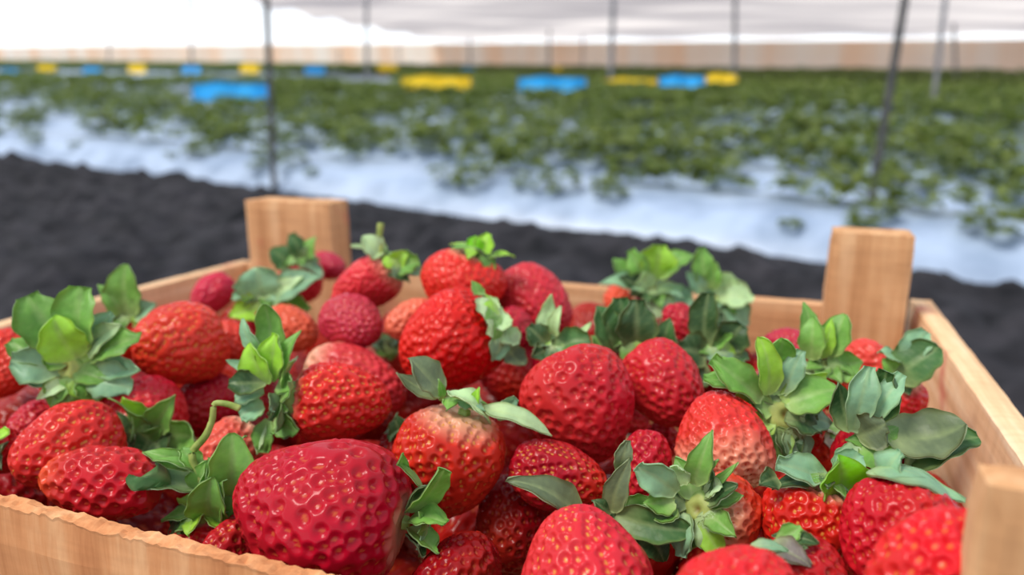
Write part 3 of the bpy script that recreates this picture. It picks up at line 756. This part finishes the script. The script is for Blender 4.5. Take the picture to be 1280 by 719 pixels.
def tube(path, rad, n=8):
    path = np.asarray(path, float)
    # smooth the path
    t = np.arange(len(path))
    tq = np.linspace(0, len(path) - 1, len(path) * 5)
    P = np.stack([np.interp(tq, t, path[:, k]) for k in range(3)], 1)
    for _ in range(3):
        P[1:-1] = (P[:-2] + 2 * P[1:-1] + P[2:]) / 4
    rr = np.interp(np.linspace(0, 1, len(P)), np.linspace(0, 1, len(rad)), rad)
    V = []
    ref = np.array([.3, .2, .93])
    for i in range(len(P)):
        d = nrm(P[min(i + 1, len(P) - 1)] - P[max(i - 1, 0)])
        x = nrm(np.cross(d, ref))
        y = np.cross(d, x)
        for k in range(n):
            an = 2 * np.pi * k / n
            V.append(P[i] + rr[i] * (math.cos(an) * x + math.sin(an) * y))
    F = []
    m = len(P)
    for i in range(m - 1):
        for k in range(n):
            F.append([i * n + k, i * n + (k + 1) % n, (i + 1) * n + (k + 1) % n, (i + 1) * n + k])
    V.append(P[0]); V.append(P[-1])
    a0, a1 = len(V) - 2, len(V) - 1
    for k in range(0, n, 2):
        F.append([a0, (k + 2) % n, k + 1, k])
        o = (m - 1) * n
        F.append([a1, o + k, o + k + 1, o + (k + 2) % n])
    return np.array(V), np.array(F)

def hub_mesh(c, axis, rad, r):
    """pale domed receptacle with a small pit where the stalk was"""
    nr, na = 10, 24
    x = nrm(np.cross(axis, [.2, .5, .84]))
    y = np.cross(axis, x)
    V, C = [], []
    for i in range(nr):
        q = i / (nr - 1)
        for k in range(na):
            an = 2 * np.pi * k / na
            rr = rad * q * (1 + 0.10 * math.cos(an * 5 + 1) * q)
            h = rad * 0.45 * (1 - q ** 2.2) - rad * 0.28 * math.exp(-(q / .28) ** 2) + rad * 0.05 * math.sin(an * 12) * q
            if i == nr - 1:
                h -= rad * 0.6
            V.append(c + rr * (math.cos(an) * x + math.sin(an) * y) + axis * h)
            g = math.exp(-(q / .2) ** 2)
            C.append(lin(196, 208, 118) * (1 - g) + lin(150, 128, 70) * g if q < .7 else lin(165, 195, 110))
    F = []
    for i in range(nr - 1):
        for k in range(na):
            F.append([i * na + k, i * na + (k + 1) % na, (i + 1) * na + (k + 1) % na, (i + 1) * na + k])
    return np.array(V), np.array(F), np.array(C)

# ------------------------------------------------------------------ place them
ALLS = []
for b in B:
    ALLS.append(spheres(b))

def frame_of(b):
    z = b['axw']
    ref = UP if abs(z @ UP) < .8 else RIGHT
    x = nrm(np.cross(ref, z))
    y = np.cross(z, x)
    return np.stack([x, y, z], 1)

def build_berry(i, b, obst=None):
    s = b['d'] / FPX
    c = at_depth(b['px'][0], b['px'][1], b['d'])
    Rm = frame_of(b)
    spin = Matrix.Rotation(i * 1.7, 3, 'Z')
    Rm = Rm @ np.array(spin)
    o = link('strawberry', flesh(b, s, 100 + i))
    m4 = Matrix.Identity(4)
    for r_ in range(3):
        for k in range(3):
            m4[r_][k] = Rm[r_, k]
        m4[r_][3] = c[r_]
    o.matrix_world = m4
    tag(o, b['label'], 'strawberry', 'strawberries heaped in the crate')
    loc = lambda V: (V - c) @ Rm
    if b['hub'] is None:
        return o
    rr = np.random.default_rng(900 + i)
    shift = b['px'] - b['c']
    pole = c + b['axw'] * b['L'] * s * 0.45
    dpole = (pole - CAM) @ FWD
    sp_ = dpole / FPX
    def pt(x, y, t): return at_depth(x + shift[0], y + shift[1], dpole - t * sp_)
    hc = pt(b['hub'][0], b['hub'][1], 3)
    hc = 0.4 * hc + 0.6 * (pole) if np.linalg.norm(hc - pole) < 0.012 else hc
    V, F, C = hub_mesh(hc, b['axw'], b['hubr'] * sp_, rr)
    cal = link('calyx', mesh_np('calyx', loc(V), F, True, C, M_LEAF), o)
    obs, own = [], []
    for j, q in enumerate(obst):
        for (p, r_) in q:
            if j == i:
                own.append((p, r_))
            elif np.linalg.norm(p - hc) < 0.11:
                obs.append((p, r_))
    for (x0, y0, x1, y1, w, t, ck, kind) in b['leaves']:
        P0 = pt(x0, y0, 4)
        P1 = pt(x1, y1, t + 6 + rr.uniform(-4, 8))
        vw = nrm(CAM - P0)
        n0 = nrm(0.62 * vw + 0.55 * b['axw'] + 0.35 * np.array([0, 0, 1.0]))
        out_ = nrm(P1 - P0) @ b['axw']
        ob = obs if out_ > 0.35 else obs + own
        col = LC[ck] * {'d': 1.35, 'k': 1.35, 'o': 1.3, 'w': 1.2, 'x': 1.1, 'p': 1.35, 'y': 1.55, 'v': 1.3}.get(ck, 1.7) * (1 + rr.uniform(-.12, .12))
        V, F, C = leaf_mesh(P0, P1, w * 1.22 * sp_, n0, kind, col, rr, sp_, ob)
        link('sepal', mesh_np('sepal', loc(V), F, True, C, M_LEAF), cal)
    # short inner sepals round the hub
    ez = b['axw']
    ex = nrm(np.cross(ez, UP + 0.3 * RIGHT))
    ey = np.cross(ez, ex)
    nf_ = 8 if b['hubr'] >= 9 else 6
    for k in range(nf_):
        an = 2 * np.pi * (k + rr.uniform(-.25, .25)) / nf_
        dr = math.cos(an) * ex + math.sin(an) * ey
        hr = b['hubr'] * sp_
        P0 = hc + dr * hr * 0.55 + ez * hr * 0.1
        P1 = hc + dr * hr * rr.uniform(1.9, 2.7) + ez * hr * rr.uniform(-.35, .5)
        P1 = P1 + dr * 7 * sp_
        col = LC['gbgydg'[int(rr.integers(0, 6))]] * 1.5
        V, F, C = leaf_mesh(P0, P1, hr * rr.uniform(.9, 1.3) + 5 * sp_, nrm(ez + 0.2 * UP), 'l', col, rr, sp_, obs + own)
        link('sepal', mesh_np('sepal', loc(V), F, True, C, M_LEAF), cal)
    if b['stem']:
        P = [pt(x, y, t + 6) for (x, y, t) in b['stem']]
        V, F = tube(P, [5.0 * sp_, 4.4 * sp_, 3.6 * sp_, 4.4 * sp_])
        link('stem', mesh_np('stem', loc(V), F, True, None, M_STEM), o)
    return o

for i, b in enumerate(B):
    build_berry(i, b, ALLS)

# fruit deeper in the heap, seen through the gaps
ur = np.random.default_rng(5)
under = []
MP = np.array([p for q in ALLS for (p, r_) in q])
MR = np.array([r_ for q in ALLS for (p, r_) in q])
UPs, URs = [], []
for layer, (z0, stp) in enumerate(((-0.030, 0.034), (-0.058, 0.036), (-0.09, 0.037))):
    for gx in np.arange(0.03, CW - 0.02, stp):
        for gy in np.arange(0.03, CD - 0.02, stp):
            p = np.array([gx, gy, z0]) + ur.uniform(-.007, .007, 3)
            L, W = ur.uniform(.036, .046), ur.uniform(.028, .035)
            ax = nrm(ur.normal(size=3) * np.array([1, 1, .6]))
            offs = np.array([-.3, -.1, .1, .28]) * L
            rad = np.array([.30, .47, .48, .38]) * W
            for it in range(60):
                q = p + ax * offs[:, None]
                A = np.r_[MP, np.array(UPs).reshape(-1, 3)]
                Ra = np.r_[MR, np.array(URs)]
                D = q[:, None] - A[None]
                dist = np.linalg.norm(D, axis=-1) + 1e-9
                pen = rad[:, None] + Ra[None] - dist
                k = np.unravel_index(np.argmax(pen), pen.shape)
                if pen[k] < 0.0004: break
                n = D[k] / dist[k]
                n = nrm(n + np.array([0, 0, -0.35]))
                p = p + n * pen[k] * 0.6
                p = np.clip(p, [0.026, 0.026, -0.108], [CW - 0.028, CD - 0.028, 0])
            if pen.max() < 0.006 and abs(p[0] - gx) < .03:
                UPs += list(p + ax * offs[:, None])
                URs += list(rad)
                under.append((p, L, W, ax))
print('under', len(under))
uobs = []
for i, (p, L, W, ax) in enumerate(under):
    b = dict(L=L, W=W, a=ur.uniform(.15, .4), col=[lin(140, 8, 20), lin(150, 10, 14), lin(116, 5, 12), lin(140, 14, 18)][i % 4], pale=0.0, tip=None, res=1, seedcol=None)  # skin darker than the upper fruit: shade of the gaps put into the colour
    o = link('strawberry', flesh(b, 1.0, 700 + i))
    x = nrm(np.cross(ax, [.3, .5, .8]))
    Rm = np.stack([x, np.cross(ax, x), ax], 1)
    m4 = Matrix.Identity(4)
    for r_ in range(3):
        for k in range(3): m4[r_][k] = Rm[r_, k]
        m4[r_][3] = p[r_]
    o.matrix_world = m4
    tag(o, 'shade-darkened red strawberry lying deep in the heap, below the upper fruit', 'strawberry', 'strawberries deep in the heap')
    uobs.append(o)
# keep only the deeper fruit that a gap really shows
bpy.context.view_layer.update()
dg = bpy.context.evaluated_depsgraph_get()
hits = {}
for yy in range(240, 719, 3):
    for xx in range(1, 1280, 3):
        ok, loc_, n_, idx_, ob_, mm_ = SC.ray_cast(dg, Vector(CAM), Vector(nrm(ray(xx, yy))))
        if ok: hits[ob_.name] = hits.get(ob_.name, 0) + 1
side = {}
for offc in (RIGHT * 0.06, -RIGHT * 0.06, np.array([0, 0, 0.05])):
    for yy in range(200, 719, 5):
        for xx in range(1, 1280, 5):
            ok, loc_, n_, idx_, ob_, mm_ = SC.ray_cast(dg, Vector(CAM + offc), Vector(nrm(ray(xx, yy))))
            if ok: side[ob_.name] = side.get(ob_.name, 0) + 1
cnt = [0, 0]
for o in uobs:
    if hits.get(o.name, 0) >= 8:
        cnt[0] += 1
    elif side.get(o.name, 0) >= 20:
        cnt[1] += 1
    else:
        bpy.data.objects.remove(o)

# ------------------------------------------------------------------ the field: a gentle slope rising behind the crate
HG = 0.70
u0, u1 = ray(-1000, 66), ray(640, 64)
GN = nrm(np.cross(u1, u0))
if GN[2] < 0: GN = -GN
GU = -nrm(u0)
GV = np.cross(GN, GU)
if GV @ FWD < 0: GV = -GV
GO = CAM - HG * GN
def gp(u, v, h=0.0):
    u = np.asarray(u, float)[..., None]; v = np.asarray(v, float)[..., None]
    h = np.asarray(h, float)[..., None]
    return GO + GU * u + GV * v + GN * h
def pix_uv(x, y, h=0.0):
    r = ray(x, y)
    k = (HG - h) / -(r @ GN)
    P = CAM + r * k - GO
    return P @ GU, P @ GV
V0 = pix_uv(640, 279)[1]
cc = np.array([CW / 2, CD / 2, ZB]) - GO
CU, CV, CH = cc @ GU, cc @ GV, cc @ GN

def soil_height(u, v):
    P = np.stack([u * 1.0, v * 1.0, u * 0], -1)
    h = 0.045 * fbm(P * 3.2, 3, 61) + 0.09 * np.abs(fbm(P * 8, 3, 63)) + 0.018 * fbm(P * 24, 2, 65)
    ridge = 0.05 * np.exp(-((v - (V0 - 0.42)) / 0.22) ** 2) * (1 + 0.6 * fbm(P * 2.2, 2, 67))
    return h + ridge
nu, nv = 480, 210
uu = np.linspace(-9.0, 3.0, nu)
vv = np.linspace(-2.0, V0 + 0.15, nv)
UU, VV = np.meshgrid(uu, vv, indexing='ij')
Hs = soil_height(UU, VV)
fade = np.clip((V0 + 0.02 - VV) / 0.12, 0, 1)
Hs = Hs * fade
P = gp(UU, VV, Hs)
# bank of soil the crate stands on
crate_c = np.array([CW / 2, CD / 2])
rr_ = np.linalg.norm(P[..., :2] - crate_c, axis=-1)
k = np.clip((rr_ - 0.30) / 1.15, 0, 1)
k = 1 - k * k * (3 - 2 * k)
flat = np.clip((rr_ - 0.24) / 0.2, 0, 1)
bank = ZB - 0.004 + 0.03 * flat * fbm(np.stack([UU * 9, VV * 9, UU * 0], -1), 3, 71) - 0.02 * flat
P[..., 2] = P[..., 2] * (1 - k) + bank * k
struct(link('ground', mesh_np('ground', P.reshape(-1, 3), grid_faces(nu, nv), True, None, M_SOIL)))
# soil below the beds
uu = np.linspace(-75, 25, 40); vv = np.linspace(V0 + 0.1, 32, 30)
UU, VV = np.meshgrid(uu, vv, indexing='ij')
struct(link('ground_field', mesh_np('ground_field', gp(UU, VV, UU * 0 - 0.01).reshape(-1, 3), grid_faces(40, 30), True, None, M_SOIL)))

uu = np.linspace(-90, 40, 40); vv = np.linspace(-12, 40, 30)
UU, VV = np.meshgrid(uu, vv, indexing='ij')
struct(link('ground_around', mesh_np('ground_around', gp(UU, VV, UU * 0 - 0.09).reshape(-1, 3), grid_faces(40, 30), True, None, M_SOIL)))

# white film-covered beds
BED = 0.80
NB = 27
def bed_half(vc): return 0.30
prof = np.array([(-0.40, -0.02), (-0.385, 0.005), (-0.34, 0.045), (-0.28, 0.09), (-0.22, 0.115), (-0.1, 0.125), (0, 0.126), (0.1, 0.125), (0.20, 0.115), (0.26, 0.095), (0.33, 0.05), (0.37, -0.02)])
def edge_wob(u, k):
    q = np.stack([u * 1.3, u * 0 + k * 3.7, u * 0], -1)
    return 0.030 * fbm(q, 3, 81)
bed_center = lambda k: V0 + 0.40 + BED * k
def make_bed(k):
    vc = bed_center(k)
    n = 420 if k < 4 else 150
    us = np.linspace(-3.4 * vc - 4, 0.9 * vc + 2.5, n)
    Us = np.repeat(us[:, None], len(prof), 1)
    Vs = vc + prof[None, :, 0] + edge_wob(us, k)[:, None] * (np.abs(prof[None, :, 0]) > 0.3)
    Hh = prof[None, :, 1] + 0.012 * fbm(np.stack([Us * 3, Vs * 5, Us * 0], -1), 3, 85) * (prof[None, :, 1] > 0.02)
    F = grid_faces(n, len(prof))
    V = gp(Us, Vs, Hh).reshape(-1, 3)
    o = link('ground_bed', mesh_np('ground_bed', V, F, True, None, M_MULCH))
    if o.data.polygons[len(F) // 2].normal.dot(Vector(GN)) < 0:
        o.data.flip_normals()
    struct(o)
for k in range(NB):
    make_bed(k)

# strawberry plants
def plant_arrays(seed, leaves=14, size=0.12, detail=True):
    r = np.random.default_rng(seed)
    V, F = [], []
    for k in range(leaves):
        az = k * 2.4 + r.uniform(-.3, .3)
        el = r.uniform(.25, 1.15)
        ln = size * r.uniform(.65, 1.1)
        d = np.array([math.cos(az) * math.cos(el), math.sin(az) * math.cos(el), math.sin(el)])
        tip = d * ln + np.array([0, 0, .01])
        if detail:
            sd = nrm(np.cross(d, [0, 0, 1.0])) * 0.0016
            o = len(V)
            V += [-sd, sd, tip + sd, tip - sd]
            F.append([o, o + 1, o + 2, o + 3])
        for j in (-1, 0, 1):
            a2 = az + j * 1.15
            e2 = el * .15 + r.uniform(-.35, .35)
            dd = np.array([math.cos(a2) * math.cos(e2), math.sin(a2) * math.cos(e2), math.sin(e2)])
            sd = nrm(np.cross(dd, [0, 0, 1.0]))
            up = np.cross(sd, dd)
            L, Wd = size * r.uniform(.42, .6), size * r.uniform(.17, .24)
            o = len(V)
            row = [(0, .25, 0), (.45, 1, .1), (.8, .8, .07), (1.0, .25, -.05)]
            for (q, wq, hq) in row:
                m = tip + dd * L * q + up * L * hq
                V += [m - sd * Wd * wq + up * L * .10 * wq, m, m + sd * Wd * wq + up * L * .10 * wq]
            for q in range(3):
                for e in range(2):
                    F.append([o + q * 3 + e, o + q * 3 + e + 1, o + q * 3 + e + 4, o + q * 3 + e + 3])
    return np.array(V), np.array(F)
PV = [plant_arrays(300 + k, 13 + k) for k in range(5)]
PM = [mesh_np('strawberry_plant', v, f, True, None, M_PLANT) for v, f in PV]
LOWV = [plant_arrays(330 + k, 11, 0.13, False) for k in range(4)]
BASIS = np.stack([GU, GV, GN], 1)
ordn = ['nearest', 'second', 'third', 'fourth', 'fifth']
spots = []
for k in range(NB):
    vc = bed_center(k)
    ua, ub = -2.35 * vc - 0.4, 0.30 * vc + 0.4
    spc = 0.20 if k < 6 else 0.235
    for row in ((-0.27, -0.20, 0.12) if k == 0 else (-0.20, 0.12)):
        n = int((ub - ua) / spc)
        for q in range(n):
            u = ua + (q + 0.5) * spc + rng.uniform(-.05, .05)
            v = vc + row + rng.uniform(-.04, .04)
            pres = {0: 0.85 if row > 0 else 0.5, 1: 0.9}.get(k, 0.96 if k < 5 else 1.0)
            # thin, bare stretches seen in the field
            gq = gp(u, v) - CAM
            xs = CX + FPX * (gq @ RIGHT) / (gq @ FWD)
            if 9.0 < v < 13.5 and xs < 500: pres = 0.0
            if v < 9.0 and xs < 250: pres *= 0.62
            nz = fbm(np.array([u * 2.3, v * 2.6, 3.1]), 2, 91)
            if nz < -0.40 or (k < 5 and nz < -0.08): pres *= 0.25
            if rng.random() < pres:
                sc_ = rng.uniform(.8, 1.25) * ((0.34 if row < -0.25 else 0.6) if (k == 0 and row < 0) else 1.08)
                spots.append((k, u, v, rng.uniform(0, 6.28), sc_, int(rng.integers(0, 5))))
def seen(s):
    g = gp(s[1], s[2], 0.15) - CAM
    d = g @ FWD
    return -690 < FPX * (g @ RIGHT) / d < 690
spots = [s for s in spots if seen(s) and s[2] < pix_uv(640, 93)[1] - 0.35]
def dcam(s): return np.linalg.norm(gp(s[1], s[2]) - CAM)
spots.sort(key=dcam)
near = [s for s in spots if s[0] < 5][:300]
nset = set(id(s) for s in near)
for (k, u, v, rot, sc_, kind) in near:
    o = link('strawberry_plant', PM[kind])
    m = BASIS @ np.array(Matrix.Rotation(rot, 3, 'Z')) * sc_
    pos = gp(u, v, 0.112 if abs(v - bed_center(k)) < 0.235 else 0.088)
    m4 = Matrix.Identity(4)
    for a_ in range(3):
        for b_ in range(3):
            m4[a_][b_] = m[a_, b_]
        m4[a_][3] = pos[a_]
    o.matrix_world = m4
    tag(o, 'leafy green strawberry plant on the %s white bed beyond the dark soil' % ordn[k], 'plant', 'strawberry plants on the %s bed' % ordn[k])
VS, FS, off = [], [], 0
for s in spots:
    if id(s) in nset: continue
    (k, u, v, rot, sc_, kind) = s
    v_, f_ = LOWV[kind % 4]
    m = BASIS @ np.array(Matrix.Rotation(rot, 3, 'Z')) * sc_ * 1.18
    VS.append(v_ @ m.T + gp(u, v, 0.112))
    FS.append(f_ + off)
    off += len(v_)
pl = link('strawberry_plants', mesh_np('strawberry_plants', np.concatenate(VS), np.concatenate(FS), True, None, M_PLANT))
tag(pl, 'dense rows of green strawberry plants farther up the field', 'plants')
pl['kind'] = 'stuff'

# ------------------------------------------------------------------ poles
def cyl_between(name, A, Bp, rad, mat, parent=None, n=12, bulge=None):
    A, Bp = np.asarray(A), np.asarray(Bp)
    rings = 14
    path = [A + (Bp - A) * t for t in np.linspace(0, 1, rings)]
    V, F = tube(path, [rad] * 2 if bulge is None else bulge, n)
    return link(name, mesh_np(name, V, F, True, None, mat), parent)

def pole(base_px, top_px, rad, mat, label, extra=1.6, base_h=0.0, group=None, clamp=True):
    u, v = pix_uv(*base_px, base_h)
    A = gp(u, v, base_h)
    d = (A - CAM) @ FWD
    T = at_depth(top_px[0], top_px[1], d * 1.0)
    dirn = nrm(T - A)
    ln = np.linalg.norm(T - A) * extra
    VFq = pix_uv(640, 93)[1]
    for q in np.linspace(0.2, 1, 60):
        g = A + dirn * ln * q - GO
        gv_, gh_ = g @ GV, g @ GN
        if VFq - 9.4 < gv_ < VFq + 0.3 and gh_ > HG + 0.35 + 0.95 * (VFq + 0.3 - gv_) / 9.5 - 0.13:
            ln = ln * (q - 0.03)
            break
    Bp = A + dirn * ln
    A2 = A - dirn * (0.04 + base_h)
    o = cyl_between('support_pole', A2, Bp, rad, mat)
    tag(o, label, 'pole', group)
    return o, A, dirn
pole((343, 240), (333, 0), 0.0155, M_POLE, 'dark slim pole standing at the near edge of the first bed, left', 1.7)
pole((1086, 268), (1131, 0), 0.0165, M_POLE, 'thick dark leaning pole behind the far right corner block', 1.7, base_h=0.05)
far = [((135, 92), (138, 38), 'short blurred pole at far left in front of the bright sheet', 1.0, .03),
       ((240, 112), (238, 0), 'thin pale pole at the left end of the largest blue sheet', 1.2, .024),
       ((459, 118), (458, 4), 'thin grey pole left of the long yellow sheet', 1.15, .03),
       ((588, 95), (586, 14), 'faint pole behind the right end of the long yellow sheet', 1.1, .028),
       ((686, 100), (687, 14), 'thin grey pole behind the middle blue sheet', 1.1, .028),
       ((762, 128), (767, 0), 'grey pole standing among plants right of the middle blue sheet', 1.3, .034),
       ((728, 98), (729, 30), 'faint pole at the right end of the middle blue sheet', 1.0, .022),
       ((918, 122), (919, 8), 'grey pole right of the smallest blue sheet', 1.2, .03),
       ((1163, 160), (1181, 4), 'darker pole of the crossing pair at far right', 1.25, .022),
       ((1196, 118), (1192, 30), 'thin pole next to the crossing pair at far right', 1.0, .024),
       ((1224, 118), (1225, 98), 'short stump-like post at the foot of the far right fence', 1.0, .05),
       ((500, 92), (497, 30), 'very faint thin pole above the long yellow sheet', 1.0, .02),
       ((424, 92), (424, 62), 'small dark stake at the fence right of the first dark pole', 1.0, .02),
       ((650, 92), (646, 20), 'very faint thin pole left of the middle blue sheet', 1.0, .02)]
for bp_, tp_, lb, ex, rd in far:
    pole(bp_, tp_, rd, M_FARPOLE, lb, ex)

# ------------------------------------------------------------------ sticky trap sheets
def sheet(x0, x1, yt, yb, ground_y, mat, label, group, stakes=True):
    xm = (x0 + x1) / 2
    u, v = pix_uv(xm, ground_y)
    d = (gp(u, v) - CAM) @ FWD
    A, Bp = at_depth(x0, yb, d), at_depth(x1, yb, d)
    # along the rows
    T0, T1 = at_depth(x0, yt, d), at_depth(x1, yt, d)
    e = bpy.data.objects.new('trap_sheet', None)
    COL.objects.link(e)
    base = gp(u, v)
    e.location = base
    tag(e, label, 'trap sheet', group)
    n, m = 16, 6
    V = []
    for s_ in (0, 1):
        for i in range(n):
            for j in range(m):
                p = (A * (1 - i / (n - 1)) + Bp * (i / (n - 1))) * (1 - j / (m - 1)) + (T0 * (1 - i / (n - 1)) + T1 * (i / (n - 1))) * (j / (m - 1))
                p = p + FWD * (0.006 * s_ + 0.02 * math.sin(i * .9)) + UP * 0.012 * math.sin(i * 0.5 + j)
                V.append(p - base)
    F0 = grid_faces(n, m)
    F = [list(f) for f in F0] + [list(f[::-1] + n * m) for f in F0]
    rim = [i * m for i in range(n)] + [(n - 1) * m + j for j in range(1, m)] + [i * m + m - 1 for i in range(n - 2, -1, -1)] + [j for j in range(m - 2, 0, -1)]
    for k in range(len(rim)):
        F.append([rim[k], rim[(k + 1) % len(rim)], rim[(k + 1) % len(rim)] + n * m, rim[k] + n * m])
    link('film', mesh_np('film', np.array(V), np.array(F), True, None, mat), e)
    for (lo, hi) in ((A, T0), (Bp, T1)):
        q = lo - GO
        g = gp(q @ GU, q @ GV, -0.03)
        top = hi + (hi - lo) * 0.05
        cyl_between('stake', g - base, top - base, 0.006, M_FARPOLE, e, 8)
    return e
sheet(240, 336, 103, 131, 150, M_BLUE, 'largest blue trap sheet, at left by the dark slim pole', 'trap sheets across the field')
sheet(502, 589, 95, 112, 142, M_YELLOW, 'long yellow trap sheet left of the middle blue one', 'trap sheets across the field')
sheet(648, 733, 96, 113, 146, M_BLUE, 'middle blue trap sheet between the yellow sheets', 'trap sheets across the field')
sheet(824, 882, 94, 108, 142, M_BLUE, 'smallest of the three long blue trap sheets, farthest to the right', 'trap sheets across the field')
sheet(754, 822, 98, 105, 132, M_YELLOW, 'thin yellow trap sheet between the two right-hand blue sheets', 'trap sheets across the field')
sheet(882, 922, 92, 103, 134, M_YELLOW, 'yellow trap sheet touching the rightmost blue sheet', 'trap sheets across the field')
small = [(0, 24, 86, 92, M_BLUE, 'tiny pale blue trap sheet at the left edge of the far fence'), (46, 70, 81, 90, M_YELLOW, 'tiny yellow trap sheet by the far fence, leftmost yellow'),
         (103, 126, 84, 92, M_BLUE, 'tiny blue trap sheet left of the short blurred pole'), (160, 182, 80, 91, M_YELLOW, 'tiny yellow trap sheet right of the short blurred pole'),
         (228, 250, 82, 92, M_BLUE, 'tiny blue trap sheet above the largest blue one'), (300, 324, 79, 91, M_YELLOW, 'tiny yellow trap sheet left of the dark slim pole'),
         (381, 406, 83, 93, M_BLUE, 'tiny blue trap sheet right of the dark slim pole'), (472, 497, 80, 92, M_YELLOW, 'tiny yellow trap sheet above the left end of the long yellow one'),
         (576, 594, 84, 94, M_BLUE, 'tiny blue trap sheet above the right end of the long yellow one'), (690, 710, 84, 93, M_YELLOW, 'tiny yellow trap sheet above the middle blue one')]
for x0, x1, yt, yb, m_, lb in small:
    sheet(x0, x1, yt, yb, 104, m_, lb, 'small trap sheets along the far fence')

# ------------------------------------------------------------------ far fence and roof film
VF = pix_uv(640, 93)[1]
def fence():
    n = 300
    us = np.linspace(-70, 14, n)
    hs = np.linspace(-0.1, 0.95, 6)
    A = []
    for s_ in (0, 1):
        Uq, Hq = np.meshgrid(us, hs, indexing='ij')
        Vq = VF + 0.05 * np.sin(Uq * 2.6) * (0.5 + 0.5 * np.cos(Uq * .7)) + s_ * 0.03
        A.append(gp(Uq, Vq, Hq).reshape(-1, 3))
    F = grid_faces(n, 6)
    V = np.r_[A[0], A[1]]
    return mesh_np('wall_back', V, np.r_[F, F[:, ::-1] + len(A[0])], True, None, M_FENCE)
fo = link('wall_back', fence())
struct(fo)
def roof():
    n, m = 80, 60
    us = np.linspace(-15, 16, n)
    ts = np.linspace(0, 1, m)
    A = []
    for s_ in (0, 1):
        Uq, Tq = np.meshgrid(us, ts, indexing='ij')
        Vq = VF + 0.3 - 9.5 * Tq
        Hq = HG + 0.35 + 0.95 * Tq + 0.06 * np.sin(Tq * 40) + 0.03 * np.sin(Uq * 2 + Tq * 7) + s_ * 0.01
        A.append(gp(Uq, Vq, Hq).reshape(-1, 3))
    F = grid_faces(n, m)
    return mesh_np('ceiling', np.r_[A[0], A[1]], np.r_[F, F[:, ::-1] + len(A[0])], True, None, M_ROOF)
struct(link('ceiling', roof()))

# ------------------------------------------------------------------ light
w = bpy.data.worlds.new('sky')
SC.world = w
w.use_nodes = True
nt = w.node_tree
bg = nt.nodes['Background']
tc = N(nt, 'ShaderNodeTexCoord')
sx = N(nt, 'ShaderNodeSeparateXYZ')
nt.links.new(tc.outputs['Generated'], sx.inputs['Vector'])
rp = ramp(nt, [(0.0, (0.10, 0.10, 0.105)), (0.47, (0.2, 0.2, 0.2)), (0.5, (0.93, 0.96, 1.0)), (0.55, (0.90, 0.95, 1.0)), (0.62, (0.46, 0.50, 0.56)), (1.0, (0.36, 0.41, 0.50))])
mr = N(nt, 'ShaderNodeMapRange')
mr.inputs['From Min'].default_value = -1
mr.inputs['From Max'].default_value = 1
nt.links.new(sx.outputs['Z'], mr.inputs['Value'])
nt.links.new(mr.outputs['Result'], rp.inputs['Fac'])
nt.links.new(rp.outputs['Color'], bg.inputs['Color'])
bg.inputs['Strength'].default_value = 1.6
sun = bpy.data.lights.new('sun', 'SUN')
sun.energy = 2.9
sun.angle = math.radians(22)
sun.color = (1.0, 0.95, 0.86)
so = bpy.data.objects.new('sun', sun)
COL.objects.link(so)
sd = nrm(-0.55 * RIGHT - 0.24 * nrm(np.array([FWD[0], FWD[1], 0])) + 0.95 * np.array([0, 0, 1.0]))
so.rotation_euler = Vector(sd).to_track_quat('Z', 'Y').to_euler()
so.location = (0, 0, 3)

SC.view_settings.view_transform = 'Standard'
SC.view_settings.look = 'None'
SC.view_settings.gamma = 1
SC.view_settings.use_curve_mapping = False
SC.view_settings.exposure = 0.1
SC.cycles.use_denoising = True
SC.cycles.max_bounces = 8
